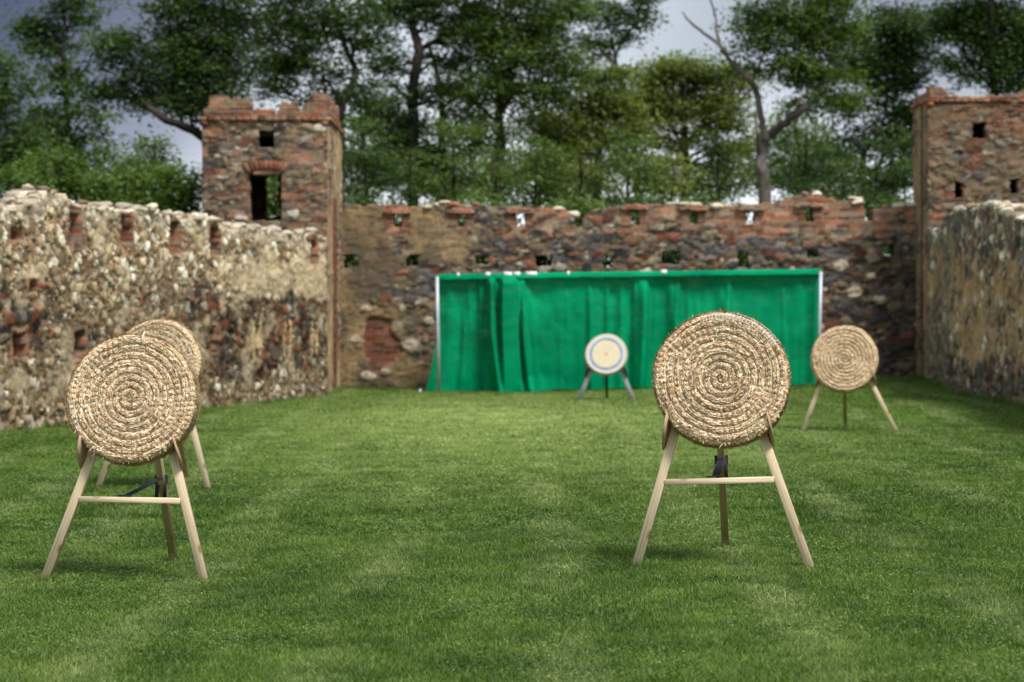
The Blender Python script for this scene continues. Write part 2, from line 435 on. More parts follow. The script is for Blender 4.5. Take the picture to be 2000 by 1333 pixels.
    Vs.append(np.stack(pts, 1).reshape(-1, 3)); Qs.append(n0 + np.arange(n)[:, None] * 4 + np.array([[0, 1, 2, 3]])); n0 += 4 * n
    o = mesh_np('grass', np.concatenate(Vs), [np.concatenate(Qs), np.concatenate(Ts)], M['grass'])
    tag(o, 'short mown green lawn grass covering the walled court', 'grass', kind='stuff')
    # a few fallen pale stalks and white clover heads in the turf
build_ground(); build_grass()

# ------------------------------------------------------------------ masonry
BRICK = lin(np.array([(146, 92, 72), (126, 78, 62), (160, 106, 82), (108, 72, 60), (150, 118, 96), (136, 102, 82)]))
GREY = lin(np.array([(112, 106, 100), (82, 79, 80), (138, 128, 116), (66, 63, 63), (150, 136, 114), (118, 102, 82)]))
CREAM = lin(np.array([(184, 170, 146), (164, 147, 121), (150, 131, 105), (200, 190, 172), (134, 118, 96), (132, 122, 108), (138, 104, 82), (206, 196, 178), (112, 96, 78), (158, 136, 106), (126, 106, 84), (176, 158, 128)]))
def pick(pal, r): return pal[np.minimum((r * len(pal)).astype(int), len(pal) - 1)]
def brickpat(u, z, seed, L=0.25, H=0.075):
    zz = z + .02 * (fbm(u * 1.5, z * 1.5, seed) - .5) * 2
    row = np.floor(zz / H); off = 0.5 * (row % 2) + .3 * hsh(row, row * 0 + seed, 1)
    c = np.floor(u / L + off)
    fz = zz / H - row; fu = u / L + off - c
    e = np.minimum(np.minimum(fz, 1 - fz) * H, np.minimum(fu, 1 - fu) * L)
    j = (1 - sstep(.004, .016, e)) * .55
    cl = pick(BRICK, hsh(c + seed * 7, row, 2)) * (0.6 + 0.7 * hsh(c, row + seed, 3))[..., None]
    sp = sstep(.72, .8, hsh(c + 5, row + seed, 5)) * .7                       # odd stones among the bricks
    cl = cl * (1 - sp[..., None]) + pick(GREY, hsh(c, row + 3, 6)) * sp[..., None]
    return cl * (1 - j[..., None]) + lin((158, 140, 116)) * j[..., None], .008 * hsh(c, row, 4) - .008 * j
def rubble(u, z, seed, pal, su=0.22, sz=0.15, mortar=(122, 104, 80), mw=0.10):
    wu = u + 0.10 * (fbm(u * 4, z * 4, seed) - .5); wz = z + 0.08 * (fbm(u * 4 + 9, z * 4, seed + 1) - .5)
    f1, f2, ci, cj = worley(wu / su + seed * 13.7, wz / sz, seed)
    e = f2 - f1
    # small packing stones between the large ones
    g1, g2, di, dj = worley(wu / su * 2.1 + seed * 3.7, wz / sz * 2.1, seed + 3)
    small = (hsh(ci + 3, cj, seed + 5) < .45)
    e = np.where(small, (g2 - g1) * .6, e); ci = np.where(small, di + 71, ci); cj = np.where(small, dj + 31, cj)
    r = hsh(ci, cj, seed + 2); r2 = hsh(ci, cj, seed + 3)
    cl = pick(pal, r) * (0.62 + 0.7 * r2)[..., None] * (.75 + .5 * fbm(u * 14, z * 14, seed + 1))[..., None]
    mo = lin(mortar) * (0.55 + 0.8 * fbm(u * 7, z * 7, seed))[..., None]
    w = sstep(mw * .4, mw * 1.3, e)[..., None]
    h = 0.03 * sstep(0.0, 0.18, e) + 0.045 * (r2 - .5) + .02 * (fbm(u * 9, z * 9, seed + 2) - .5)
    return cl * w + mo * (1 - w), h

def masonry(name, O, U, W, L, thick, z0, ztop, top_fn, look, parent, holes=(), niches=(), cell=0.03, lined=True, backrow=True):
    """Wall with a real thickness. O: foot of the front face at u=0, U along, W front->back. look(u,z)->colour, relief."""
    O = np.asarray(O, float); U = np.asarray(U, float); W = np.asarray(W, float)
    nu = int(round(L / cell)); nz = int(round((ztop - z0) / cell))
    u = np.linspace(0, L, nu + 1); z = np.linspace(z0, ztop, nz + 1)
    UU, ZZ = np.meshgrid(u, z)
    uc = (u[:-1] + u[1:]) / 2; zc = (z[:-1] + z[1:]) / 2
    UC, ZCc = np.meshgrid(uc, zc)
    solid = ZCc < top_fn(UC)
    near = np.zeros(UU.shape)
    for (a, b, c, d) in holes:
        jx = 0.02 * (fbm(ZCc * 5 + a, UC * 0 + b, 1) - .5) * 2
        solid &= ~((UC > a + jx) & (UC < b + jx) & (ZCc > c) & (ZCc < d))
        if lined and (lined != 'upper' or c > 2.7):
            q = np.maximum(np.maximum(a - UU, UU - b), np.maximum(c - ZZ, (ZZ - d) * 0.6))
            near = np.maximum(near, (q < (0.075 if lined != 'upper' else .03 + .26 * fbm(UU * 5, ZZ * 7, 3))) * 1.0)
    C, H = look(UU, ZZ)
    if lined and len(holes):
        bc, bh = brickpat(UU, ZZ, 5)
        C = np.where(near[..., None] > 0, bc * .85, C); H = np.where(near > 0, bh + 0.01, H)
    for (a, b, c, d, dep) in niches:
        q = (UU > a) & (UU < b) & (ZZ > c) & (ZZ < d)
        H = np.where(q, -dep, H)
    # jitter so broken edges are not stair-stepped
    ju = (vnoise(UU * 23, ZZ * 23, 4) - .5) * cell * 1.3; jz = (vnoise(UU * 23 + 40, ZZ * 23, 5) - .5) * cell * 1.3
    ju[:, 0] = ju[:, -1] = 0
    fr = O[None, None, :] + (UU + ju)[..., None] * U - H[..., None] * W
    fr[..., 2] = ZZ + jz
    bk = O[None, None, :] + (UU + ju)[..., None] * U + (thick + 0.02 * vnoise(UU * 5, ZZ * 5, 2))[..., None] * W
    bk[..., 2] = ZZ + jz
    nv = (nu + 1) * (nz + 1)
    idx = np.arange(nv).reshape(nz + 1, nu + 1)
    a, b, c, d = idx[:-1, :-1], idx[:-1, 1:], idx[1:, 1:], idx[1:, :-1]
    s = solid
    Qf = np.stack([a[s], b[s], c[s], d[s]], -1)
    Qb = np.stack([a[s], d[s], c[s], b[s]], -1) + nv
    sides = []
    pad = np.zeros((nz + 2, nu + 2), bool); pad[1:-1, 1:-1] = s
    m = s & ~pad[2:, 1:-1]; sides.append(np.stack([d[m], c[m], c[m] + nv, d[m] + nv], -1))
    m = s & ~pad[:-2, 1:-1]; sides.append(np.stack([b[m], a[m], a[m] + nv, b[m] + nv], -1))
    m = s & ~pad[1:-1, :-2]; sides.append(np.stack([a[m], d[m], d[m] + nv, a[m] + nv], -1))
    m = s & ~pad[1:-1, 2:]; sides.append(np.stack([c[m], b[m], b[m] + nv, c[m] + nv], -1))
    V = np.concatenate([fr.reshape(-1, 3), bk.reshape(-1, 3)])
    CC = np.concatenate([C.reshape(-1, 3), C.reshape(-1, 3)])
    Q = np.concatenate([Qf, Qb] + sides)
    used = np.unique(Q); remap = np.zeros(len(V), int); remap[used] = np.arange(len(used))
    return mesh_np(name, V[used], [remap[Q]], M['masonry'], parent, CC[used])

def uv(px, py, O, U):
    """photo pixel -> (u, z) on the vertical plane through O along U"""
    rx = (px - 1000.0) / F
    # O.x + u U.x = rx * t ; O.y + u U.y = t
    u = (rx * O[1] - O[0]) / (U[0] - rx * U[1]); t = O[1] + u * U[1]
    return u, ZC + (HY - py) / F * t
def prof(pts, O, U):
    q = [uv(a, b, O, U) for a, b in pts]
    us = np.array([p[0] for p in q]); zs = np.array([p[1] for p in q])
    if us[-1] < us[0]: us = us[::-1]; zs = zs[::-1]
    return lambda u: np.interp(u, us, zs)
def hole(cx, cy, w, h, O, U):
    a, zt = uv(cx - w / 2, cy - h / 2, O, U); b, zb = uv(cx + w / 2, cy + h / 2, O, U)
    return (min(a, b), max(a, b), min(zb, zt), max(zb, zt))

_ico = None
def ico():
    global _ico
    if _ico is None:
        t = (1 + 5 ** .5) / 2
        v = np.array([(-1, t, 0), (1, t, 0), (-1, -t, 0), (1, -t, 0), (0, -1, t), (0, 1, t), (0, -1, -t), (0, 1, -t), (t, 0, -1), (t, 0, 1), (-t, 0, -1), (-t, 0, 1)], float)
        v /= np.linalg.norm(v[0])
        f = [(0, 11, 5), (0, 5, 1), (0, 1, 7), (0, 7, 10), (0, 10, 11), (1, 5, 9), (5, 11, 4), (11, 10, 2), (10, 7, 6), (7, 1, 8), (3, 9, 4), (3, 4, 2), (3, 2, 6), (3, 6, 8), (3, 8, 9), (4, 9, 5), (2, 4, 11), (6, 2, 10), (8, 6, 7), (9, 8, 1)]
        vs = [tuple(p) for p in v]; cache = {}; nf = []
        def mid(a, b):
            k = (min(a, b), max(a, b))
            if k not in cache:
                m = (np.array(vs[a]) + np.array(vs[b])) / 2; m /= np.linalg.norm(m); vs.append(tuple(m)); cache[k] = len(vs) - 1
            return cache[k]
        for a, b, c in f:
            x, y, q = mid(a, b), mid(b, c), mid(c, a); nf += [(a, x, q), (b, y, x), (c, q, y), (x, y, q)]
        _ico = (np.array(vs), np.array(nf))
    return _ico
def rock(mb, c, size, rg, color, U=None):
    v, f = ico()
    w = v * (1 + 0.30 * (rg.random((len(v), 1)) - .5) * 2)
    for _ in range(4):
        d_ = rg.normal(0, 1, 3); d_ /= np.linalg.norm(d_); q_ = w @ d_; w = w - np.maximum(q_ - .62, 0)[:, None] * d_
    an = rg.uniform(-.5, .5) if U is None else math.atan2(U[1], U[0]) + rg.uniform(-.25, .25)
    ca, sa = math.cos(an), math.sin(an)
    w = w * np.asarray(size)
    w = np.stack([w[:, 0] * ca - w[:, 1] * sa, w[:, 0] * sa + w[:, 1] * ca, w[:, 2]], -1)
    mb.add(w + np.asarray(c), None, f, np.asarray(color) * rg.uniform(0.8, 1.15, (len(v), 1)))
WHITE = lin((206, 194, 172))

def caps(parent, O, U, W, top_fn, spans, rg, thick=0.45, step=0.22, name='coping', hgt=0.08):
    mb = MB()
    for (a, b, dens) in spans:
        u = a
        while u < b:
            u += step * rg.uniform(0.6, 1.3)
            if rg.random() > dens: continue
            for w in (0.07, thick * 0.55):
                s = rg.uniform(0.7, 1.35)
                z = float(top_fn(np.array([u]))[0])
                c = np.asarray(O) + np.asarray(U) * u + np.asarray(W) * (w + rg.uniform(-.04, .04))
                c[2] = z + rg.uniform(-0.02, 0.05)
                pc = WHITE * rg.uniform(.55, 1.12) if rg.random() < .66 else pick(CREAM, np.array(rg.random()))
                rock(mb, c, (0.12 * s, 0.11 * s, hgt * s), rg, pc, U)
    return mb.build(name, M['masonry'], parent, smooth=False)

# ---- back wall -------------------------------------------------------------
OB = np.array([(662 - 1000) / F * 45, 45.0, 0]); EB = np.array([(1792 - 1000) / F * 44.6, 44.6, 0])
LB = float(np.linalg.norm(EB - OB)); UB = (EB - OB) / LB; WB = np.array([-UB[1], UB[0], 0])
rb = np.random.default_rng(11)
back_top0 = prof([(640, 402), (770, 401), (820, 403), (870, 400), (930, 402), (1000, 404), (1060, 407), (1105, 411), (1120, 422), (1123, 441), (1136, 443), (1138, 424), (1158, 411), (1200, 404), (1240, 399), (1300, 403), (1400, 402), (1470, 400), (1520, 396), (1540, 387), (1570, 380), (1600, 383), (1630, 391), (1676, 394), (1688, 404), (1690, 431), (1705, 432), (1706, 408), (1810, 405)], OB, UB)
def back_top(u): return back_top0(u) + 0.06 * (np.round(fbm(u * 2.2, u * 0 + 3, 1) * 6) / 6 - .5)
def bpx(u):  # approx photo column for a u on the back wall
    p = OB[0] + u * UB[0]; q = OB[1] + u * UB[1]
    return 1000 + p / q * F
def back_look(u, z):
    px = bpx(u); py = HY - (z - ZC) / 44.8 * F
    c1, h1 = rubble(u, z, 1, np.concatenate([GREY, GREY, BRICK[:4], CREAM[1:7]]), 0.23, 0.125, (128, 112, 88))
    cb, hb = brickpat(u, z, 3)
    n = fbm(u * 1.6, z * 2.4, 2); n2 = fbm(u * 3.2, z * 6, 5); n3 = fbm(u * 4.4, z * 5, 7)
    top = sstep(500, 405, py)
    amt = .22 + .36 * top * (.55 + .45 * sstep(880, 1250, px)) + .07 * sstep(1150, 1300, px) * (py < 475)
    pb = sstep(.03, .10, amt - .5 * n - .35 * n2 - .25 * n3 + .10)
    # brick dressing round every loophole
    c = c1 * .70 * (1 - pb[..., None]) + cb * 1.05 * pb[..., None]; h = (h1 * (1 - pb) + hb * pb) * .85
    gs = sstep(.60, .68, fbm(u * 3.0 + 2, z * 6.5, 4)) * (1 - .5 * top)                 # dark slate pieces
    c = c * (1 - .75 * gs[..., None]) + lin((84, 82, 86)) * (.6 + .8 * hsh(np.floor(u * 5), np.floor(z * 8), 3))[..., None] * .75 * gs[..., None]
    # tan render left on the west end
    pl = sstep(0.42, 0.56, fbm(u * 0.9 + 3, z * 1.1, 6) * .7 + .3 * n3 + 0.22 * sstep(900, 700, px) - 0.16 * sstep(870, 1000, px) - .12 * sstep(440, 405, py))
    pcol = lin((146, 124, 92)) * (0.5 + 0.85 * fbm(u * 3.5, z * 3.0, 7))[..., None]
    stain = sstep(0.44, 0.62, fbm(u * 1.4 + 8, z * 1.0, 1) + .16 * sstep(90, 30, np.abs(px - 770)) * sstep(60, 20, np.abs(py - 525)))
    pcol = pcol * (1 - 0.72 * stain[..., None]) + lin((76, 70, 62)) * 0.72 * stain[..., None]
    pl = pl * sstep(1050, 960, px) * 0.82
    c = c * (1 - pl[..., None]) + pcol * pl[..., None]; h = h * (1 - 0.6 * pl) + 0.012 * pl
    d = np.sqrt(((px - 742) / 40) ** 2 + ((py - 668) / 54) ** 2) + 1.1 * (fbm(u * 3, z * 3, 3) - .5)
    bp = sstep(1.0, 0.85, d)                                                             # exposed brick patch
    c = c * (1 - bp[..., None]) + cb * np.array([.62, .5, .5]) * bp[..., None]; h = h * (1 - bp) - 0.03 * bp
    dk = sstep(1590, 1680, px) * sstep(430, 520, py)                                     # dark damp stone at the east end
    c = c * (1 - 0.42 * dk[..., None])
    low = sstep(700, 745, py); c = c * (1 - .4 * low[..., None] * fbm(u * 2, z * 2, 3)[..., None])   # patchily darker towards the foot
    for (qx, qy, a, b) in ((715, 605, 10, 7), (785, 603, 9, 8), (694, 662, 10, 8), (803, 676, 20, 12), (720, 735, 17, 8), (752, 727, 10, 8), (838, 628, 9, 9), (1640, 520, 16, 12), (1668, 572, 14, 12), (1722, 585, 16, 8), (1700, 540, 9, 7)):
        w = sstep(1.1, 0.8, np.sqrt(((px - qx) / a) ** 2 + ((py - qy) / b) ** 2) + .8 * (fbm(u * 6, z * 6, 5) - .5))
        k = .75 * w[..., None]; c = c * (1 - k) + lin((186, 172, 150)) * k; h = h + 0.03 * w
    return c, h
wall = empty('ruined_wall')
UPH = [(776, 431, 14, 28), (900, 430, 13, 26), (1017, 430, 15, 26), (1240, 425, 17, 30), (1355, 425, 14, 27), (1467, 425, 15, 27), (1580, 420, 15, 28)]
LOH = [(686, 510, 26, 26), (806, 509, 22, 20), (941, 509, 26, 15), (1061, 511, 29, 17), (1187, 513, 20, 21), (1310, 504, 34, 28), (1450, 508, 21, 31), (1587, 496, 21, 18), (1735, 490, 25, 24)]
bh = [hole(*q, OB, UB) for q in UPH + LOH]
wall_body = masonry('wall', OB, UB, WB, LB, 0.45, -0.3, 3.75, back_top, back_look, wall, bh, lined='upper')
for (cx, cy, w, h) in UPH:      # projecting brick hoods over the upper loopholes
    u0, zt = uv(cx - 27, cy - h / 2 - 12, OB, UB); u1, zb = uv(cx + 27, cy - h / 2 + 1, OB, UB)
    masonry('brick_hood', OB + UB * u0 - WB * 0.075, UB, WB, u1 - u0, 0.07, zb, zt,
            lambda u, a=zt, L=u1 - u0: a - 0.05 * (np.abs(u / L - .5) * 2) ** 2 - 0.02 * hsh(u * 9, u * 0, 2), lambda u, z: brickpat(u + cx, z * 1.0, 2), wall_body, cell=0.025, lined=False)
caps(wall_body, OB, UB, WB, back_top, [(uv(a, 400, OB, UB)[0], uv(b, 400, OB, UB)[0], d) for a, b, d in ((820, 930, .95), (940, 985, .4), (1060, 1110, .7), (1260, 1420, .75), (1550, 1590, .9), (1630, 1670, .9), (1715, 1780, .9))], rb, hgt=0.05)
tag(wall, 'long ruined rubble and brick wall with two rows of loopholes behind the green curtain', 'wall')

# ---- left wall -------------------------------------------------------------
OL = np.array([-3.22, 41.97, 0]); dl = np.array([-3.26, -11.5, 0]); UL = dl / np.linalg.norm(dl); WL = np.array([UL[1], -UL[0], 0])
left_top0 = prof([(-260, 395), (-60, 402), (0, 400), (12, 412), (40, 402), (70, 385), (100, 378), (122, 384), (132, 403), (160, 408), (220, 414), (290, 414), (330, 422), (390, 426), (430, 436), (455, 450), (480, 446), (520, 444), (540, 456), (560, 462), (600, 462), (645, 472)][::-1], OL, UL)
def left_top(u): return left_top0(u) + 0.22 * (fbm(u * 3.2, u * 0, 2) - .5)
def lpx(u):
    return 1000 + (OL[0] + u * UL[0]) / (OL[1] + u * UL[1]) * F
def left_look(u, z):
    t = OL[1] + u * UL[1]; px = lpx(u); py = HY - (z - ZC) / t * F
    c1, h1 = rubble(u, z, 2, CREAM, 0.17, 0.125, (98, 80, 60), 0.17)
    c2, h2 = rubble(u, z, 4, np.concatenate([GREY[:4], GREY[1:2], BRICK[1:4], CREAM[2:6]]), 0.19, 0.135, (104, 88, 70), 0.14)
    n = .6 * fbm(u * 0.9, z * 1.4, 3) + .4 * fbm(u * 3.5, z * 4.5, 6)
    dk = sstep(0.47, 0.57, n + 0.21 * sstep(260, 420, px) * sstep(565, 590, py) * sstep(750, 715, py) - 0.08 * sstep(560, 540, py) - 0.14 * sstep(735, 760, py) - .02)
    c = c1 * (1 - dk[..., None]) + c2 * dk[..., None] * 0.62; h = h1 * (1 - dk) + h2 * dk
    pl = sstep(0.52, 0.66, .6 * fbm(u * 1.1 + 4, z * 1.6, 5) + .4 * fbm(u * 4, z * 5, 1) + 0.22 * sstep(400, 500, px) * sstep(482, 510, py) * sstep(592, 560, py) - 0.02)
    pcol = lin((176, 158, 130)) * (0.5 + 1.0 * fbm(u * 5, z * 6, 1))[..., None]
    pl = pl * 0.8
    c = c * (1 - pl[..., None]) + pcol * pl[..., None]; h = h * (1 - .5 * pl) + .012 * pl
    wl = sstep(-0.30, 0.0, z - left_top0(u)) * 0.4                       # limey mortar near the broken top
    c = c * (1 - wl[..., None]) + lin((196, 184, 164)) * (0.4 + 0.9 * fbm(u * 7, z * 7, 2))[..., None] * wl[..., None]
    cb, hb = brickpat(u, z, 4)
    for (qx, qy, a, b) in ((72, 558, 18, 14), (30, 462, 16, 16), (415, 660, 14, 40), (560, 645, 9, 30), (640, 500, 6, 60)):
        w = sstep(1.15, 0.8, np.sqrt(((px - qx) / a) ** 2 + ((py - qy) / b) ** 2) + .5 * (fbm(u * 4, z * 4, 1) - .5))
        c = c * (1 - w[..., None]) + cb * 0.75 * w[..., None]
    for (qx, qy, a, b) in ((500, 665, 11, 45), (560, 660, 9, 42), (612, 660, 8, 40)):           # rendered frames round the low slots
        w = .8 * sstep(1.15, 0.85, np.sqrt(((px - qx) / a) ** 2 + ((py - qy) / b) ** 2) + .4 * (fbm(u * 4, z * 4, 1) - .5)) * (np.abs(px - qx) > a * .35)
        c = c * (1 - w[..., None]) + lin((196, 168, 130)) * w[..., None]
    lowr = (.78 + .30 * sstep(1.2, 2.3, z + 1.2 * (n - .5)))[..., None]      # lower courses painted darker, vignette falloff put into the colour
    return np.clip(c * 1.22 * lowr - .012, 0.006, .9), h * .95
lw = empty('rubble_wall')
def lslot(cx, y0, y1, w): 
    return hole(cx, (y0 + y1) / 2, w, y1 - y0, OL, UL)
lh = [lslot(145, 418, 474, 19), lslot(245, 420, 476, 19), lslot(340, 432, 486, 18), lslot(418, 442, 490, 17), lslot(612, 470, 508, 10), lslot(36, 652, 694, 24), lslot(155, 648, 692, 20), lslot(-70, 415, 480, 20)]
ln = [(*lslot(30, 448, 470, 24), .12), (*lslot(62, 548, 572, 14), .12), (*lslot(270, 640, 690, 16), .15), (*lslot(415, 640, 690, 9), .12), (*lslot(500, 640, 680, 7), .12), (*lslot(558, 640, 680, 6), .1), (*lslot(616, 640, 680, 5), .1)]
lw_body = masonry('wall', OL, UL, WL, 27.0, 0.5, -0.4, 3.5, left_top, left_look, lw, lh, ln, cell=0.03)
caps(lw_body, OL, UL, WL, left_top, [(0.1, 26.8, .6)], rb, thick=.5, step=.13, hgt=0.05)
tag(lw, 'pale rubble stone wall with cream stones and brick slots along the left of the lawn', 'wall')

# ---- right wall ------------------------------------------------------------
OR = np.array([7.49, 43.37, 0]); dr = np.array([-0.32, -9.4, 0]); UR = dr / np.linalg.norm(dr); WR = np.array([-UR[1], UR[0], 0])
right_top0 = prof([(1813, 476), (1822, 456), (1838, 448), (1846, 424), (1865, 415), (1890, 411), (1925, 402), (1950, 407), (1975, 419), (1990, 430), (2010, 424), (2080, 410), (2300, 370)], OR, UR)
def right_top(u): return right_top0(u) + 0.14 * (fbm(u * 2.4, u * 0 + 7, 3) - .5)
def right_look(u, z):
    t = OR[1] + u * UR[1]; py = HY - (z - ZC) / t * F
    c1, h1 = rubble(u, z, 3, np.concatenate([GREY, GREY[:4], BRICK[3:5], CREAM[1:8]]), 0.30, 0.14, (104, 88, 66), 0.12)
    pcol = lin((178, 146, 106)) * (0.45 + 1.0 * fbm(u * 1.1, z * 3.0, 1))[..., None]
    n = fbm(u * 0.6, z * 1.5, 4); sp = fbm(u * 2.0, z * 3.4, 6); sp2 = fbm(u * 4.6, z * 8, 2)
    pl = .8 * sstep(0.545, 0.66, 0.30 * n + .05 + 0.32 * sp + .33 * sp2 + 0.16 * sstep(450, 560, py) * sstep(745, 680, py) - 0.07)
    c = c1 * (1 - pl[..., None]) + pcol * pl[..., None]; h = h1 * (1 - .6 * pl) + .015 * pl
    gs = sstep(0.48, 0.62, fbm(u * 0.5 + 3, z * 1.0 + 5, 2)) * 0.55
    c = c * (1 - gs[..., None]) + lin((98, 92, 82)) * (.6 + .8 * sp2)[..., None] * gs[..., None]
    c = c * (.75 + .5 * fbm(u * 2.6 + 1, z * .9, 5))[..., None]              # rain streaks
    ft = sstep(690, 750, py) * .6  # evenly darker towards the foot
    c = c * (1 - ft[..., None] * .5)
    return c * 1.08, h
rw = empty('plastered_wall')
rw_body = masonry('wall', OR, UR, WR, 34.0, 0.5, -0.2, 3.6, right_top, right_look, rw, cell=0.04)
uu = lambda a: uv(a, 410, OR, UR)[0]
caps(rw_body, OR, UR, WR, right_top, [(uu(1816), uu(1840), .6), (uu(1850), uu(1900), .25), (uu(1900), uu(1995), .7), (uu(1995), 33.8, .4)], rb, thick=.5, step=.16, hgt=0.06)
tag(rw, 'tan plastered stone wall with darker base along the right of the lawn', 'wall')

# ---- towers ----------------------------------------------------------------
def tower_look(seed, tint=1.0, grey=0.0, plaster=0.0):
    def f(u, z):
        c1, h1 = rubble(u, z, seed, np.concatenate([GREY, GREY, BRICK[2:6], CREAM[2:4]]), 0.23, 0.11, (126, 106, 86), .12)
        cb, hb = brickpat(u, z, seed)
        n = fbm(u * 1.1 + seed, z * 2.6, seed) ; n2 = fbm(u * 2.5, z * 8, seed + 2)
        n3 = fbm(u * 4.5, z * 5, seed + 1)
        pb = sstep(0.49, 0.58, 0.4 * n + 0.35 * n2 + .25 * n3 - grey) * .8
        c = c1 * (1 - pb[..., None]) + cb * pb[..., None]; h = h1 * (1 - pb) + hb * pb
        if plaster:
            pl = sstep(.40, .55, fbm(u * 1.3, z * 1.1, seed + 4) + plaster)
            pc = lin((170, 146, 112)) * (.4 + 1.1 * fbm(u * 3, z * 3.5, 3))[..., None]
            c = c * (1 - pl[..., None]) + pc * pl[..., None]; h = h * (1 - .7 * pl)
        return c * tint * (.7 + .6 * fbm(u * 1.7, z * 1.7, seed + 5))[..., None], h * .8
    return f
def ring_cornice(root, xs, ys, z0, z1, out, seed):
    """projecting brick course round a rectangular tower, one mesh"""
    rg = np.random.default_rng(seed); mb = MB()
    (x0, x1), (y0, y1) = xs, ys
    segs = [((x0 - out, y0 - out), (x1 + out, y0 - out)), ((x1 + out, y0 - out), (x1 + out, y1 + out)), ((x1 + out, y1 + out), (x0 - out, y1 + out)), ((x0 - out, y1 + out), (x0 - out, y0 - out))]
    for (a, b) in segs:
        a = np.array([*a, 0.]); b = np.array([*b, 0.]); L = np.linalg.norm(b - a); d = (b - a) / L; w = np.array([-d[1], d[0], 0])
        n = int(L / 0.125)
        for row in range(2):
            zz0 = z0 + (z1 - z0) * row / 2; zz1 = z0 + (z1 - z0) * (row + 1) / 2
            inset = 0.05 * (1 - row)
            for i in range(n):
                if rg.random() < 0.05: continue
                s0 = L * i / n + .004; s1 = L * (i + 1) / n - .004; o2 = inset + rg.uniform(-.012, .012)
                p0 = a + d * s0 + w * o2; p1 = a + d * s1 + w * o2; q = w * (out + .1 - o2)
                V = [p0, p1, p1 + q, p0 + q]; V = np.array([[*v[:2], zz0 + .003] for v in V] + [[*v[:2], zz1] for v in V])
                mb.add(V, [(0, 3, 2, 1), (4, 5, 6, 7), (0, 1, 5, 4), (1, 2, 6, 5), (2, 3, 7, 6), (3, 0, 4, 7)], None, BRICK[rg.integers(0, 6)] * rg.uniform(.5, 1.05))
    return mb.build('cornice', M['masonry'], root)
def arch(root, O, U, W, u0, u1, z0, hgt):
    rg = np.random.default_rng(7); mb = MB(); n = 9; uc = (u0 + u1) / 2; half = (u1 - u0) / 2
    for i in range(n):
        def pt(k, r):
            x = (k / n - .5) * 2
            return x * (half + .04 * r / hgt * 2.2), r + .05 * (1 - x * x)
        pts = [pt(i + .05, 0), pt(i + .95, 0), pt(i + .95, hgt), pt(i + .05, hgt)]
        poly = [np.asarray(O) + np.asarray(U) * (uc + a) - np.asarray(W) * .035 + np.array([0, 0, z0 + b - O[2]]) for a, b in pts]
        m2 = MB(); prism(m2, poly, np.asarray(W) * .05)
        mb.add(m2.V[0], m2.Q[0], m2.T[0], BRICK[rg.integers(0, 6)] * rg.uniform(.5, .9))
    return mb.build('brick_arch', M['masonry'], root)

# left tower: front face y=42
TX0, TX1, TY0, TY1 = P(395, 0, 42)[0], P(640, 0, 42)[0], 42.0, 45.4
OT = np.array([TX0, TY0, 0]); UX = np.array([1., 0, 0]); WY = np.array([0, 1., 0])
tw = empty('stone_tower'); zc_ = lambda py, d: ZC + (HY - py) / F * d
ZCOR = zc_(246, 42); ZCOT = zc_(229, 42)
door = hole(519, 386, 63, 92, OT, UX); win = hole(520, 273, 30, 32, OT, UX)
flat = lambda h: (lambda u: u * 0 + h)
tw_body = masonry('wall', OT, UX, WY, TX1 - TX0, .4, -.2, ZCOT - .008, flat(ZCOR + .1), tower_look(1, .76), tw, [door, win], cell=.026, lined=False)
OI = np.array([TX1, TY0, 0]); 
def inner_look(u, z):
    c, h = tower_look(3, 1.0, .04, .05)(u, z)
    g = (np.abs(u - 1.7) < .55) & (z < 3.5)
    cb, hb = brickpat(u, z, 2)
    return np.where(g[..., None], cb * np.array([.7, .5, .45]), c), np.where(g, 0, h * .9)
masonry('wall', OI, WY, -UX, TY1 - TY0, .4, -.2, ZCOT - .008, flat(ZCOR + .1), inner_look, tw, cell=.03)
bdoor = hole(536, 385, 27, 86, np.array([TX0, TY1, 0]), UX)
masonry('wall', np.array([TX1 - .4, TY1, 0]), -UX, -WY, TX1 - TX0 - .8, .4, -.2, ZCOT - .008, flat(ZCOR + .1), tower_look(2), tw, [(TX1 - .4 - TX0 - bdoor[1], TX1 - .4 - TX0 - bdoor[0], bdoor[2], bdoor[3])], cell=.05)
masonry('wall', np.array([TX0, TY1, 0]), -WY, UX, TY1 - TY0 - .4, .4, -.2, ZCOT - .008, flat(ZCOR + .1), tower_look(5), tw, cell=.05)
ring_cornice(tw, (TX0, TX1), (TY0, TY1), ZCOR, ZCOT, .05, 3)
arch(tw_body, OT, UX, WY, door[0] - .04, door[1] + .04, door[3] + .01, .17)
mb = MB(); mb.add(np.array([(x, y, z) for z in (ZCOR - .15, ZCOR - .05) for x, y in ((TX0 + .41, TY0 + .41), (TX1 - .41, TY0 + .41), (TX1 - .41, TY1 - .41), (TX0 + .41, TY1 - .41))]), [(0, 3, 2, 1), (4, 5, 6, 7), (0, 1, 5, 4), (1, 2, 6, 5), (2, 3, 7, 6), (3, 0, 4, 7)], None, lin((110, 100, 90)))
mb.build('roof_slab', M['masonry'], tw)
def cren(pts, d, x_org):
    us = np.array([P(a, 0, d)[0] - x_org for a, b in pts]); zs = np.array([zc_(b, d) for a, b in pts])
    return lambda u: np.interp(u, us, zs) - .03 * hsh(u * 11, u * 0, 3)
ct = cren([(395, 212), (404, 210), (406, 200), (424, 199), (425, 194), (442, 193), (443, 197), (452, 197), (453, 191), (488, 190), (489, 221), (537, 222), (538, 213), (543, 212), (544, 200), (580, 199), (581, 219), (588, 219), (589, 204), (600, 203), (601, 195), (612, 194), (613, 189), (641, 188)], 42, TX0)
